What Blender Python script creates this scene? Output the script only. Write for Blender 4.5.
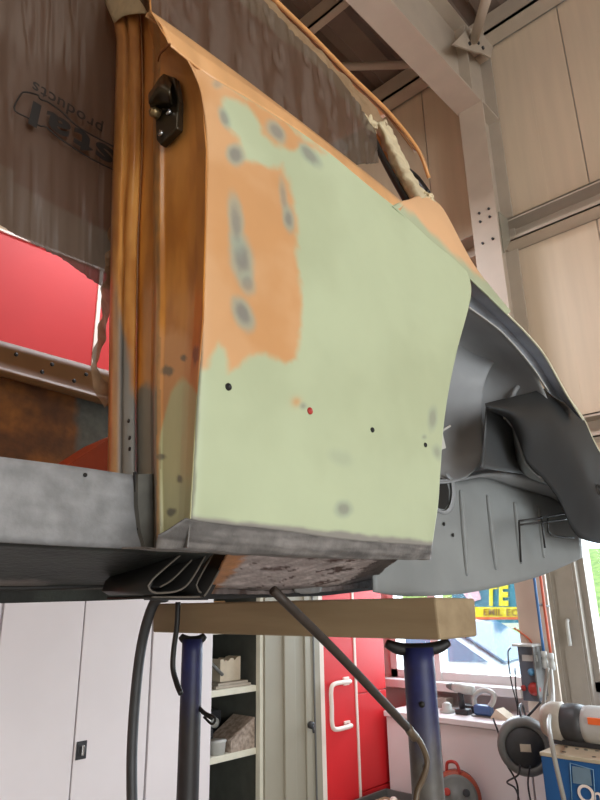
import bpy, bmesh, math, random
from mathutils import Vector, Matrix, noise
C = bpy.context.scene
for o in list(bpy.data.objects): bpy.data.objects.remove(o)
COL = C.collection
R = math.radians

# ------------------------------------------------------------------ camera
FPX = 630.0
AZ, PITCH, ROLL = R(43), R(17.9), R(1.08)
EYE = Vector((0, 0, 1.6))
_h = Vector((math.cos(AZ), math.sin(AZ), 0)); _z = Vector((0, 0, 1))
FW = (_h*math.cos(PITCH) + _z*math.sin(PITCH)).normalized()
_r = FW.cross(_z).normalized(); _u = _r.cross(FW)
RT = _r*math.cos(ROLL) - _u*math.sin(ROLL)
UP = _u*math.cos(ROLL) + _r*math.sin(ROLL)
cd = bpy.data.cameras.new('camera'); cam = bpy.data.objects.new('camera', cd); COL.objects.link(cam)
cam.matrix_world = Matrix(((RT.x, UP.x, -FW.x, EYE.x), (RT.y, UP.y, -FW.y, EYE.y), (RT.z, UP.z, -FW.z, EYE.z), (0, 0, 0, 1)))
cd.sensor_fit = 'HORIZONTAL'; cd.sensor_width = 36; cd.lens = 36*FPX/600; cd.clip_start = 0.02; cd.clip_end = 200
C.camera = cam

# ------------------------------------------------------------------ world, light, exposure
w = bpy.data.worlds.new('world'); C.world = w; w.use_nodes = True
bg = w.node_tree.nodes['Background']; bg.inputs[0].default_value = (.80, .90, 1.0, 1); bg.inputs[1].default_value = 4.2
C.view_settings.view_transform = 'Standard'; C.view_settings.look = 'None'; C.view_settings.gamma = 1
C.view_settings.exposure = -0.20
def area(name, loc, aim, sx, sy, power, col):
    l = bpy.data.lights.new(name, 'AREA'); l.shape = 'RECTANGLE'; l.size = sx; l.size_y = sy; l.energy = power; l.color = col
    o = bpy.data.objects.new(name, l); COL.objects.link(o); o.location = loc
    o.rotation_euler = (Vector(aim) - Vector(loc)).to_track_quat('-Z', 'Y').to_euler(); return o
area('unseen_gate_light', (-.6, -4.6, 1.75), (1.0, 1.0, 1.6), 3.6, 2.7, 165, (1, .95, .84))      # soft light added in an unseen gate opening, for the quarter panel side
area('daylight_window', (4.15, 2.2, 1.72), (1.5, 1.6, 1.6), .9, 1.1, 50, (.86, .93, 1))      # sky light at the two windows in the end wall
area('daylight_window', (4.15, .85, 1.72), (1.5, .8, 1.6), 1.1, 1.1, 60, (.86, .93, 1))
area('unseen_lamp_light', (1.4, -1.6, 4.62), (1.4, -.2, 0), 2.4, .16, 16, (1, .90, .76))           # unseen tube lamps, added for overhead light
area('unseen_lamp_light', (-2.6, 1.9, 4.62), (-1.6, 1.9, 0), 2.4, .16, 55, (1, .92, .80))
area('unseen_lamp_light', (1.9, 2.15, 4.3), (1.9, 2.6, 1.0), 1.6, .16, 54, (.95, .95, 1))  # added lamp that brightens the cabinet fronts

# ------------------------------------------------------------------ helpers
def at(u, v, X=None, Y=None, Z=None):
    d = FW + RT*((u-300)/FPX) + UP*((400-v)/FPX)
    t = (X-EYE.x)/d.x if X is not None else (Y-EYE.y)/d.y if Y is not None else (Z-EYE.z)/d.z
    return EYE + d*t
def px(p):
    q = Vector(p)-EYE; wz = q.dot(FW)
    return 300+FPX*q.dot(RT)/wz, 400-FPX*q.dot(UP)/wz
def lin(c):
    return tuple((x/12.92 if x <= .04045 else ((x+.055)/1.055)**2.4) for x in [k/255 for k in c])
MATS = {}
def mat(name, rgb, rough=.5, metal=0, var=.12, scale=20, rgb2=None, bump=0, bscale=None, coat=0, vcol=False, thr=(.35, .65), stretch=(1, 1, 1), spec=.5, emit=None, est=0, alpha=1):
    if name in MATS: return MATS[name]
    m = bpy.data.materials.new(name); m.use_nodes = True; nt = m.node_tree; b = nt.nodes['Principled BSDF']
    N = nt.nodes.new; L = nt.links.new
    tc = N('ShaderNodeTexCoord'); mp = N('ShaderNodeMapping'); mp.inputs['Scale'].default_value = stretch
    L(tc.outputs['Object'], mp.inputs['Vector'])
    nz = N('ShaderNodeTexNoise'); nz.inputs['Scale'].default_value = scale; nz.inputs['Detail'].default_value = 5
    L(mp.outputs[0], nz.inputs['Vector'])
    mr = N('ShaderNodeMapRange'); mr.inputs['From Min'].default_value = thr[0]; mr.inputs['From Max'].default_value = thr[1]
    L(nz.outputs[0], mr.inputs['Value'])
    mx = N('ShaderNodeMix'); mx.data_type = 'RGBA'; L(mr.outputs[0], mx.inputs['Factor'])
    c1 = lin(rgb); c2 = lin(rgb2) if rgb2 else tuple(max(0, k*(1-var)) for k in c1)
    if vcol:
        va = N('ShaderNodeAttribute'); va.attribute_name = 'col'
        mu = N('ShaderNodeMix'); mu.data_type = 'RGBA'; mu.blend_type = 'MULTIPLY'; mu.inputs['Factor'].default_value = 1
        L(va.outputs['Color'], mx.inputs['A']); L(va.outputs['Color'], mu.inputs['A']); mu.inputs['B'].default_value = (1-var, 1-var, 1-var, 1)
        L(mu.outputs['Result'], mx.inputs['B'])
    else:
        mx.inputs['A'].default_value = (*c1, 1); mx.inputs['B'].default_value = (*c2, 1)
    L(mx.outputs['Result'], b.inputs['Base Color'])
    b.inputs['Roughness'].default_value = rough; b.inputs['Metallic'].default_value = metal
    b.inputs['Specular IOR Level'].default_value = spec
    b.inputs['Coat Weight'].default_value = coat; b.inputs['Coat Roughness'].default_value = .18
    if bump:
        nb = N('ShaderNodeTexNoise'); nb.inputs['Scale'].default_value = bscale or scale*3; nb.inputs['Detail'].default_value = 4
        L(mp.outputs[0], nb.inputs['Vector'])
        bp = N('ShaderNodeBump'); bp.inputs['Strength'].default_value = bump; bp.inputs['Distance'].default_value = .01
        L(nb.outputs[0], bp.inputs['Height']); L(bp.outputs[0], b.inputs['Normal'])
    if emit: b.inputs['Emission Color'].default_value = (*lin(emit), 1); b.inputs['Emission Strength'].default_value = est
    if alpha < 1:
        tr = N('ShaderNodeBsdfTransparent'); ms = N('ShaderNodeMixShader'); ms.inputs[0].default_value = alpha
        out = nt.nodes['Material Output']; L(tr.outputs[0], ms.inputs[1]); L(b.outputs[0], ms.inputs[2]); L(ms.outputs[0], out.inputs['Surface'])
    MATS[name] = m; return m
def tag(o, label=None, cat=None, group=None, kind=None):
    for k, v in (('label', label), ('category', cat), ('group', group), ('kind', kind)):
        if v: o[k] = v
    return o
def empty(name, loc, label, cat, group=None):
    o = bpy.data.objects.new(name, None); o.empty_display_size = .05; COL.objects.link(o); o.location = loc
    return tag(o, label, cat, group)
def finish(name, bm, m, parent=None, smooth=False, solid=0, bevel=0, label=None, kind=None):
    bmesh.ops.recalc_face_normals(bm, faces=bm.faces)
    me = bpy.data.meshes.new(name); bm.to_mesh(me); bm.free()
    if smooth:
        for p in me.polygons: p.use_smooth = True
    me.materials.append(m)
    o = bpy.data.objects.new(name, me); COL.objects.link(o)
    # origin at the middle of the base
    if len(me.vertices):
        xs = [v.co for v in me.vertices]
        c = Vector(((min(v.x for v in xs)+max(v.x for v in xs))/2, (min(v.y for v in xs)+max(v.y for v in xs))/2, min(v.z for v in xs)))
        me.transform(Matrix.Translation(-c)); o.location = c
    if parent is not None:
        base = Vector((0, 0, 0)); p = parent
        while p is not None: base += Vector(p.location); p = p.parent
        o.parent = parent; o.location = o.location - base
    if solid:
        s = o.modifiers.new('thickness', 'SOLIDIFY'); s.thickness = solid; s.offset = 0
    if bevel:
        s = o.modifiers.new('edge', 'BEVEL'); s.width = bevel; s.segments = 2; s.limit_method = 'ANGLE'
    return tag(o, label=label, kind=kind)
def bbox(bm, x0, x1, y0, y1, z0, z1):
    v = [bm.verts.new(p) for p in ((x0, y0, z0), (x1, y0, z0), (x1, y1, z0), (x0, y1, z0), (x0, y0, z1), (x1, y0, z1), (x1, y1, z1), (x0, y1, z1))]
    for f in ((3, 2, 1, 0), (4, 5, 6, 7), (0, 1, 5, 4), (1, 2, 6, 5), (2, 3, 7, 6), (3, 0, 4, 7)): bm.faces.new([v[i] for i in f])
def box(name, b, m, parent=None, bevel=0, **k):
    bm = bmesh.new()
    for q in (b if isinstance(b, list) else [b]): bbox(bm, *q)
    return finish(name, bm, m, parent, bevel=bevel, **k)
def prism(name, pts, ext, m, parent=None, bevel=0, **k):
    """closed outline of 3-D points pushed along ext"""
    bm = bmesh.new(); ext = Vector(ext)
    a = [bm.verts.new(p) for p in pts]; b = [bm.verts.new(Vector(p)+ext) for p in pts]
    bm.faces.new(a); bm.faces.new(b[::-1]); n = len(pts)
    for i in range(n): bm.faces.new((a[i], a[(i+1) % n], b[(i+1) % n], b[i]))
    return finish(name, bm, m, parent, bevel=bevel, **k)
def cat(pts, n):
    """Catmull-Rom resample to n points by index"""
    P = [Vector(p) for p in pts]
    if len(P) == 2: return [P[0].lerp(P[1], i/(n-1)) for i in range(n)]
    ln = [0]
    for i in range(1, len(P)): ln.append(ln[-1]+max(1e-6, (P[i]-P[i-1]).length))
    out = []
    for k in range(n):
        s = ln[-1]*k/(n-1); i = 0
        while i < len(P)-2 and s > ln[i+1]: i += 1
        t = (s-ln[i])/(ln[i+1]-ln[i])
        p0 = P[i-1] if i else P[0]*2-P[1]; p1 = P[i]; p2 = P[i+1]; p3 = P[i+2] if i+2 < len(P) else P[-1]*2-P[-2]
        out.append(.5*((2*p1)+(p2-p0)*t+(2*p0-5*p1+4*p2-p3)*t*t+(3*p1-p0-3*p2+p3)*t**3))
    return out
def grid(name, G, m, parent=None, solid=.0016, colf=None, smooth=True, **k):
    bm = bmesh.new(); L = bm.verts.layers.float_color.new('col') if colf else None
    V = [[bm.verts.new(p) for p in row] for row in G]
    if colf:
        for row in V:
            for v in row: v[L] = (*colf(v.co), 1)
    for i in range(len(V)-1):
        for j in range(len(V[0])-1): bm.faces.new((V[i][j], V[i][j+1], V[i+1][j+1], V[i+1][j]))
    return finish(name, bm, m, parent, smooth=smooth, solid=solid, **k)
def loft(name, rails, m, parent=None, n=24, mm=None, curved=True, jit=0, jsc=20, **k):
    """surface through rails; a rail point is (u,v,Y) on the lengthwise plane Y or a Vector"""
    Rl = [[p if isinstance(p, Vector) else at(p[0], p[1], Y=p[2]) for p in r] for r in rails]
    Rl = [cat(r, n) for r in Rl]
    mm = mm or (len(Rl)-1)*6+1
    G = []
    for i in range(n):
        cross = [r[i] for r in Rl]
        if curved and len(cross) > 2: G.append(cat(cross, mm))
        else:
            row = []
            for j in range(mm):
                s = j/(mm-1)*(len(cross)-1); a = min(int(s), len(cross)-2); row.append(cross[a].lerp(cross[a+1], s-a))
            G.append(row)
    if jit:
        G = [[p + noise.noise_vector(p*jsc)*jit for p in row] for row in G]
    return grid(name, G, m, parent, **k)
def tubebm(bm, pts, r, seg=10, n=None, caps=True):
    P = cat(pts, n or max(2, (len(pts)-1)*6+1)) if len(pts) > 2 else [Vector(p) for p in pts]
    prev = None; rings = []
    for i, p in enumerate(P):
        d = (P[min(i+1, len(P)-1)]-P[max(i-1, 0)]).normalized()
        a = prev if prev is not None else (Vector((0, 0, 1)) if abs(d.z) < .9 else Vector((1, 0, 0)))
        a = (a-d*a.dot(d)).normalized(); b = d.cross(a); prev = a
        rr = r(i/(len(P)-1)) if callable(r) else r
        rings.append([bm.verts.new(p+(a*math.cos(2*math.pi*j/seg)+b*math.sin(2*math.pi*j/seg))*rr) for j in range(seg)])
    for x, y in zip(rings, rings[1:]):
        for j in range(seg): bm.faces.new((x[j], x[(j+1) % seg], y[(j+1) % seg], y[j]))
    if caps: bm.faces.new(rings[0][::-1]); bm.faces.new(rings[-1])
def tube(name, pts, r, m, parent=None, seg=10, n=None, **k):
    bm = bmesh.new(); tubebm(bm, pts, r, seg, n); return finish(name, bm, m, parent, smooth=True, **k)
def lathe(name, prof, c, axis, m, parent=None, seg=28, **k):
    """prof: (radius, height along axis)"""
    bm = bmesh.new(); q = Vector(axis).to_track_quat('Z', 'Y'); rings = []
    for r, h in prof:
        rings.append([bm.verts.new(Vector(c)+q @ Vector((max(r, 1e-4)*math.cos(2*math.pi*j/seg), max(r, 1e-4)*math.sin(2*math.pi*j/seg), h))) for j in range(seg)])
    for x, y in zip(rings, rings[1:]):
        for j in range(seg): bm.faces.new((x[j], x[(j+1) % seg], y[(j+1) % seg], y[j]))
    bm.faces.new(rings[0][::-1]); bm.faces.new(rings[-1])
    return finish(name, bm, m, parent, smooth=k.pop('smooth', True), **k)
def glyph(ch, off=.012):
    cu = bpy.data.curves.new('t', 'FONT'); cu.body = ch; cu.size = 1; cu.extrude = .02; cu.offset = off
    to = bpy.data.objects.new('t', cu); COL.objects.link(to); bpy.context.view_layer.update()
    me = bpy.data.meshes.new_from_object(to.evaluated_get(bpy.context.evaluated_depsgraph_get())); bpy.data.objects.remove(to)
    return me
def lettering(s, O, ex, ey, size, m, parent, align='LEFT', depth=.0, bold=.012):
    ez = ex.cross(ey).normalized(); ez = -ez if ez.dot(O-EYE) > 0 else ez; ms = [(c, glyph(c, bold)) for c in s]; adv = []; x = 0
    for c, me in ms:
        w_ = max((v.co.x for v in me.vertices), default=.25); adv.append(x); x += w_+.07
    off = -x if align == 'RIGHT' else 0
    for (c, me), a in zip(ms, adv):
        if not len(me.vertices): continue
        bm = bmesh.new(); bm.from_mesh(me)
        for v in bm.verts: v.co = O + ex*((v.co.x+a+off)*size) + ey*(v.co.y*size) + ez*(v.co.z*depth)
        finish('letter', bm, m, parent)
def fbm(x, y, z=0): return noise.fractal(Vector((x, y, z)), 1.0, 2.0, 4)
def inpoly(x, y, P):
    c = False; n = len(P); j = n-1
    for i in range(n):
        xi, yi = P[i]; xj, yj = P[j]
        if (yi > y) != (yj > y) and x < (xj-xi)*(y-yi)/(yj-yi)+xi: c = not c
        j = i
    return c
def dseg(x, y, P):
    best = 1e9; n = len(P)
    for i in range(n):
        ax, ay = P[i]; bx, by = P[(i+1) % n]; dx, dy = bx-ax, by-ay
        t = max(0, min(1, ((x-ax)*dx+(y-ay)*dy)/(dx*dx+dy*dy+1e-9)))
        best = min(best, math.hypot(x-ax-t*dx, y-ay-t*dy))
    return best
def sm(a, b, x):
    t = max(0, min(1, (x-a)/(b-a))); return t*t*(3-2*t)
def mix(a, b, t): return tuple(p+(q-p)*t for p, q in zip(a, b))

# ------------------------------------------------------------------ materials
GREEN, ORANGE, GREY, BLUEG = lin((184, 194, 161)), lin((200, 148, 98)), lin((126, 122, 116)), lin((150, 160, 144))
BROWN = lin((196, 124, 56))
m_paint = mat('body_primer_paint', (0, 0, 0), .5, vcol=True, var=.05, scale=9)
m_jamb = mat('old_orange_paint', (0, 0, 0), .34, vcol=True, var=.16, scale=22, coat=.25, stretch=(1, 1, .25))
m_pit = mat('bare_vcol', (0, 0, 0), .6, vcol=True, var=.3, scale=40, bump=.15)
m_grey = mat('grey_primer', (152, 152, 156), .5, var=.14, scale=12, stretch=(.4, .4, 2))
m_arch = mat('arch_grey_primer', (158, 161, 165), .55, var=.18, scale=7)
m_arch2 = mat('arch_rim_grey', (164, 168, 178), .5, var=.25, scale=14)
m_archl = mat('arch_panel_grey', (138, 142, 143), .55, var=.18, scale=8)
m_liner = mat('black_liner', (28, 31, 34), .65, var=.3, scale=10)
m_under = mat('underseal', (32, 36, 33), .75, var=.5, scale=18, bump=.3)
m_black = mat('black_metal', (24, 22, 21), .55, var=.4, scale=30)
m_blackp = mat('black_rubber', (58, 58, 60), .5, var=.2, scale=30)
m_catch = mat('catch_dark_metal', (66, 58, 44), .35, metal=.6, var=.4, scale=40)
m_cream = mat('cream_edge', (226, 222, 196), .5, var=.08)
m_paper = mat('masking_paper', (214, 198, 164), .75, var=.2, scale=30, bump=.4, bscale=60)
m_paperd = mat('masking_paper_film', (150, 126, 96), .5, var=.25, scale=20, bump=.5, bscale=40, alpha=.85)
m_film = mat('masking_film', (80, 64, 54), .36, var=.1, scale=6, stretch=(6, 6, .3), bump=.05, bscale=8, alpha=.92)
m_filmw = mat('window_film', (66, 52, 42), .36, var=.15, scale=7, stretch=(8, 8, .5), bump=.05, bscale=7, alpha=.80)
m_strip = mat('film_strip', (150, 120, 92), .4, var=.4, scale=40, bump=.3, bscale=50, alpha=.93)
m_ink = mat('film_print', (24, 18, 14), .6)
m_wood = mat('beam_wood', (158, 138, 108), .75, rgb2=(140, 120, 92), scale=4, stretch=(5, .6, 6), bump=.1)
m_blue = mat('stand_paint', (30, 40, 120), .45, rgb2=(24, 24, 50), scale=12)
m_postlow = mat('stand_tube', (78, 72, 72), .5, rgb2=(42, 36, 40), scale=25, metal=.2)
m_white = mat('cabinet_white', (230, 222, 224), .45, var=.05, scale=3)
m_shelf = mat('shelf_white', (218, 214, 196), .5, var=.08)
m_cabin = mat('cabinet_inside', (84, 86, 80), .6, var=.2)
m_doorin = mat('door_inner_grey', (158, 152, 136), .5, var=.06, scale=4)
m_red = mat('red_board', (222, 42, 48), .42, var=.1, scale=2)
m_redd = mat('red_board_dull', (196, 44, 46), .5, var=.1, scale=2)
m_joint = mat('white_joint', (240, 226, 216), .5, var=.04)
m_wallp = mat('wall_panel', (226, 206, 182), .5, var=.06, scale=3, stretch=(1, 6, .4))
m_wallb = mat('wall_base', (120, 106, 92), .7)
m_wallw = mat('wall_white', (200, 194, 192), .6, var=.06, scale=5)
m_steel = mat('steel_paint', (194, 180, 164), .5, var=.08, scale=6)
m_steeld = mat('steel_paint_web', (150, 144, 130), .5, var=.08, scale=6)
m_ceil = mat('ceiling_sheet', (128, 110, 98), .5, var=.15, scale=5)
m_floor = mat('concrete_floor', (172, 168, 160), .7, var=.25, scale=4, bump=.1)
m_frame = mat('window_frame_grey', (150, 142, 132), .45, var=.06)
m_framew = mat('window_frame_white', (214, 214, 214), .4, var=.04)
m_pill = mat('pillar_beige', (156, 150, 138), .6, var=.06)
m_chrome = mat('chrome', (190, 190, 190), .25, metal=.9, var=.1)
m_dark = mat('dark_plastic', (50, 50, 54), .5, var=.2)
m_midg = mat('mid_grey_plastic', (112, 112, 110), .5, var=.15)
m_lightg = mat('light_grey_plastic', (186, 186, 182), .45, var=.1)
m_bluebox = mat('blue_box', (18, 84, 142), .5, var=.15, scale=6)
m_boxtop = mat('box_top_beige', (188, 174, 148), .7, var=.12)
m_grass = mat('grass', (150, 176, 92), .9, rgb2=(96, 128, 58), scale=6, bump=.3)
m_asph = mat('asphalt', (110, 110, 112), .85, var=.2, scale=8)
m_carw = mat('car_white', (232, 234, 238), .25, var=.03, coat=.5)
m_glass_c = mat('car_glass', (96, 122, 148), .08, var=.1)
m_teal = mat('sign_teal', (40, 122, 138), .6, var=.03)
m_yel = mat('sign_yellow', (240, 214, 20), .6, var=.03)
m_orl = mat('orange_label', (232, 104, 44), .5, var=.03)
m_redp = mat('red_plastic', (176, 52, 44), .45, var=.2)
m_inkr = mat('sign_letter_brown', (150, 104, 30), .6)
m_lamp = mat('lamp_tube', (255, 240, 220), .4, emit=(255, 240, 220), est=3)
def glassmat():
    m = bpy.data.materials.new('window_glass'); m.use_nodes = True; nt = m.node_tree
    nt.nodes.remove(nt.nodes['Principled BSDF'])
    t = nt.nodes.new('ShaderNodeBsdfTransparent'); g = nt.nodes.new('ShaderNodeBsdfGlossy'); g.inputs['Roughness'].default_value = .03
    t.inputs[0].default_value = (.93, .96, .97, 1)
    x = nt.nodes.new('ShaderNodeMixShader'); x.inputs[0].default_value = .07
    nt.links.new(t.outputs[0], x.inputs[1]); nt.links.new(g.outputs[0], x.inputs[2]); nt.links.new(x.outputs[0], nt.nodes['Material Output'].inputs['Surface'])
    return m
m_glass = glassmat()

# ================================================================== SETTING
XW = 3.8
fl = box('floor', (-5.2, XW+.2, -5.0, 4.2, -.1, 0), m_floor, kind='structure')
# right wall (end wall with windows): base pieces around the openings, then standing sandwich panels
WIN1 = (1.66, 2.72, 1.12, 2.25); WIN2 = (.25, 1.40, 1.12, 2.25)
def wall_with_holes(name, x0, x1, y0, y1, z0, z1, holes, m):
    ys = sorted({y0, y1, *[h[0] for h in holes], *[h[1] for h in holes]}); bs = []
    for a, b in zip(ys, ys[1:]):
        hs = [h for h in holes if h[0] <= a and h[1] >= b]
        if hs: bs += [(x0, x1, a, b, z0, hs[0][2]), (x0, x1, a, b, hs[0][3], z1)]
        else: bs.append((x0, x1, a, b, z0, z1))
    return box(name, bs, m, kind='structure')
wr = wall_with_holes('wall_right', XW, XW+.16, -5.0, 4.2, 0, 6.6, [WIN1, WIN2], m_wallw)
ys = [-4.16, -3.03, -1.90, -.77, .36+.60, .96+1.13, 3.22, 4.2]
for a, b in zip(ys, ys[1:]):
    bm = bmesh.new(); z0, z1 = 2.30, 5.62
    bbox(bm, XW-.012, XW+.0, a+.005, b-.005, z0, z1)
    for k in range(1, 4):                                         # shallow pressed beads
        y = a+(b-a)*k/4; bbox(bm, XW-.0135, XW-.011, y-.02, y+.02, z0+.02, z1-.02)
    o = finish('wall_panel', bm, m_wallp, wr)
wl = box('wall_left', (-5.36, -5.2, -5.0, 4.2, 0, 6.6), m_wallp, kind='structure')
wb = box('wall_back', (-5.2, XW, 4.2, 4.36, 0, 6.6), m_wallp, kind='structure')
wf = box('wall_front', [(-5.2, -2.6, -5.16, -5.0, 0, 6.6), (1.4, XW, -5.16, -5.0, 0, 6.6), (-2.6, 1.4, -5.16, -5.0, 3.8, 6.6)], m_wallp, kind='structure')
# ceiling: trapezoid sheet, ribs run down the slope (along X), rising away from the end wall
bm = bmesh.new(); prev = None; y = -5.0; prof = []
while y < 4.2:
    prof += [(y, 0), (y+.16, 0), (y+.19, .045), (y+.27, .045)]; y += .30
for (yy, dz) in prof:
    a = bm.verts.new((XW, yy, 5.80+dz)); b = bm.verts.new((-5.2, yy, 6.5+dz))
    if prev: bm.faces.new((prev[0], a, b, prev[1]))
    prev = (a, b)
finish('ceiling', bm, m_ceil, kind='structure', solid=.004)
# rafter and column of the steel frame, Z of the rafter's lower flange 4.93
rf = bmesh.new(); y0, y1 = 1.475, 1.665
z0 = 4.93
bbox(rf, -5.2, 3.55, y0, y1, z0, z0+.016); bbox(rf, -5.2, 3.55, (y0+y1)/2-.006, (y0+y1)/2+.006, z0+.016, 5.55); bbox(rf, -5.2, 3.55, y0, y1, 5.55, 5.566)
for x in (3.40, 2.2, 0.9): bbox(rf, x, x+.012, y0+.01, y1-.01, z0+.016, 5.55)
finish('trim_1', rf, m_steel, kind='structure')
cb = bmesh.new(); bbox(cb, 3.50, 3.516, 1.47, 1.65, 0, 4.93); bbox(cb, 3.516, 3.76, 1.554, 1.566, 0, 5.5); bbox(cb, 3.76, 3.776, 1.47, 1.65, 0, 5.5)
bbox(cb, 3.50, 3.776, 1.47, 1.65, 4.93, 4.946)
colm = finish('trim_2', cb, m_steel, kind='structure')
for (u, v) in ((479.5, 213.5), (489, 209), (480.5, 222), (490, 217), (483, 243.5), (493, 239)):
    p = at(u, v, X=3.5); lathe('bolt', [(.009, 0), (.009, .010), (.005, .012)], p, (-1, 0, 0), m_dark, colm, seg=6, smooth=False)
# girts (rails) on the end wall, upper and lower, running along Y
for i, (za, zb) in enumerate(((3.86, 4.03), (2.46, 2.60))):
    box('trim_%d' % (3+i), [(3.64, 3.79, -5, 1.53, zb-.008, zb), (3.64, 3.648, -5, 1.53, zb-.02 if i else zb-.02, zb), (3.782, 3.79, -5, 1.53, za, zb),
        (3.64, 3.79, -5, 1.53, za, za+.008), (3.64, 3.648, -5, 1.53, za, za+.03),
        (3.64, 3.79, 1.55, 4.1, zb-.008, zb), (3.782, 3.79, 1.55, 4.1, za, zb), (3.64, 3.79, 1.55, 4.1, za, za+.008)], m_steel, kind='structure')
# girt cleats on the column
prism('trim_5', [(3.52, 1.46, 4.03), (3.64, 1.46, 4.03), (3.64, 1.46, 3.86), (3.52, 1.46, 3.72)], (0, .01, 0), m_steeld, kind='structure')
# eave strut along the wall head, and purlins
box('trim_6', [(3.62, 3.76, -5, 4.1, 5.60, 5.615), (3.62, 3.635, -5, 4.1, 5.60, 5.76)], m_steel, kind='structure')
for k in range(3):
    x = 2.75-k*1.5; zz = 5.80+(XW-x)*.7/9.0
    box('trim_%d' % (7+k), [(x, x+.07, -5, 4.1, zz-.16, zz-.145), (x, x+.012, -5, 4.1, zz-.16, zz-.01)], m_steel, kind='structure')
# gusset plate with bolts and bracing bars by the rafter end
gp = prism('trim_10', [at(u, v, Y=1.44) for u, v in ((453, 44), (466, 30), (480, 26), (494, 40), (491, 58), (484, 54), (470, 50))], (0, .012, 0), m_steel, kind='structure')
for u, v in ((471.7, 36), (469, 44), (477.7, 43.3), (482.3, 48.3)):
    lathe('bolt', [(.014, 0), (.014, .012)], at(u, v, Y=1.44), (0, -1, 0), m_dark, gp, seg=6, smooth=False)
g1 = at(474, 40, Y=1.425); g2 = at(492, -20, Y=1.1)
tube('trim_11', [g1, g2], .035, m_steel, seg=8, kind='structure')
tube('trim_12', [(3.60, 1.70, 5.50), (2.5, 3.2, 5.7)], .03, m_steel, seg=8, kind='structure')
# windows
def window(n, Y0, Y1, Z0, Z1, frames, mf):
    bs = [(XW-.03, XW+.08, Y0, Y1, Z0-.0, Z0+.05), (XW-.03, XW+.08, Y0, Y1, Z1-.05, Z1), (XW-.03, XW+.08, Y0, Y0+.05, Z0, Z1), (XW-.03, XW+.08, Y1-.05, Y1, Z0, Z1)]
    for a, b in frames: bs.append((XW-.04, XW+.06, a, b, Z0, Z1))
    o = box('window_%d' % n, bs, mf, kind='structure')
    box('pane', (XW+.02, XW+.026, Y0+.04, Y1-.04, Z0+.04, Z1-.04), m_glass, o); return o
window(1, *WIN1, [(2.33, 2.39)], m_framew)
w2 = window(2, *WIN2, [], m_frame)
box('trim_13', (XW-.14, XW, 1.76, 2.80, 1.07, 1.12), m_framew, bevel=.005, kind='structure')      # inner window sill
wfz = box('trim_15', [(XW-.08, XW, 1.385, 1.645, 1.0, 2.4), (XW-.09, XW-.08, 1.40, 1.50, 1.05, 2.36), (XW-.085, XW-.08, 1.53, 1.64, 1.02, 2.38)], m_frame, kind='structure')
hb = at(570, 634, X=3.70)
tube('window_handle', [hb+Vector((0, 0, .07)), hb+Vector((-.02, 0, .06)), hb+Vector((-.02, 0, -.06))], .010, m_lightg, wfz, label='white lever handle')

# ------------------------------------------------------------------ outside
box('outside_ground', (XW+.2, 40, -20, 30, -.14, -.04), m_asph, kind='structure')
bm = bmesh.new(); G = []
for i in range(30):
    G.append([(11+i*.9, -14+j*1.6, -.05+3.4*sm(0, 14, i*.9)+.12*fbm(i*.4, j*.4)) for j in range(28)])
bank = grid('grass_bank', [[Vector(p) for p in r] for r in G], m_grass, solid=0, smooth=True); tag(bank, 'sunlit green grass bank rising beyond the parked cars', 'grass', kind='stuff')
def car(loc, rz, label):
    t = empty('car', loc, label, 'car', None)
    def X(p): return Vector(p)
    prof = [(-2.0, .32), (-2.02, .62), (-1.9, .86), (-1.1, .98), (-.35, 1.40), (.1, 1.47), (.9, 1.46), (1.55, 1.30), (1.95, .95), (2.03, .6), (2.0, .32)]
    bm = bmesh.new(); n = 9; rings = []
    for k in range(n):
        s = -1+2*k/(n-1); yy = .86*s
        ring = []
        for x, z in prof:
            taper = 1-(.17*max(0, (z-.9)/.55)); e = 1-.04*abs(s)**6
            ring.append(bm.verts.new((x*e, yy*taper, z*(1-.03*abs(s)**4 if z > .9 else 1))))
        rings.append(ring)
    for a, b in zip(rings, rings[1:]):
        for j in range(len(prof)): bm.faces.new((a[j], a[(j+1) % len(prof)], b[(j+1) % len(prof)], b[j]))
    bm.faces.new(rings[0]); bm.faces.new(rings[-1][::-1])
    parts = [('body', bm, m_carw, True)]
    for s in (-1, 1):
        for P in ([(-.92, 1.02), (-.32, 1.36), (.22, 1.42), (.22, 1.0)], [(.28, 1.0), (.28, 1.42), (.95, 1.40), (1.45, 1.24), (1.55, 1.02)]):
            g = bmesh.new(); a = [g.verts.new((x, s*(.862*(1-.17*max(0, (z-.9)/.55))+.004), z)) for x, z in P]; b = [g.verts.new((v.co.x, v.co.y-s*.02, v.co.z)) for v in a]
            g.faces.new(a); g.faces.new(b[::-1])
            for i in range(len(a)): g.faces.new((a[i], a[(i+1) % len(a)], b[(i+1) % len(a)], b[i]))
            parts.append(('side_window', g, m_glass_c, False))
    g = bmesh.new(); v = [g.verts.new(p) for p in ((-1.06, -.72, 1.015), (-1.06, .72, 1.015), (-.42, .66, 1.385), (-.42, -.66, 1.385))]; g.faces.new(v)
    parts.append(('windscreen', g, m_glass_c, False))
    for nm, b, mm_, s in parts:
        o = finish(nm, b, mm_, None, smooth=False, solid=.02 if nm == 'windscreen' else 0); o.parent = t
        if nm == 'body': o.modifiers.new('edge', 'BEVEL').width = .05
    for x in (-1.3, 1.3):
        for s in (-1, 1):
            o = lathe('wheel', [(.05, -.1), (.3, -.1), (.32, -.06), (.32, .06), (.3, .1), (.2, .1), (.18, .07), (.05, .07)], (x, s*.78, .32), (0, s, 0), m_dark); o.parent = t
    t.rotation_euler = (0, 0, rz); t.location = loc
    return t
car((7.3, 4.45, -.04), R(94), 'white hatchback parked outside the left window, behind the blue stand post')
car((6.6, .15, -.04), R(92), 'white hatchback seen through the right window beside the grey frame')
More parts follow.
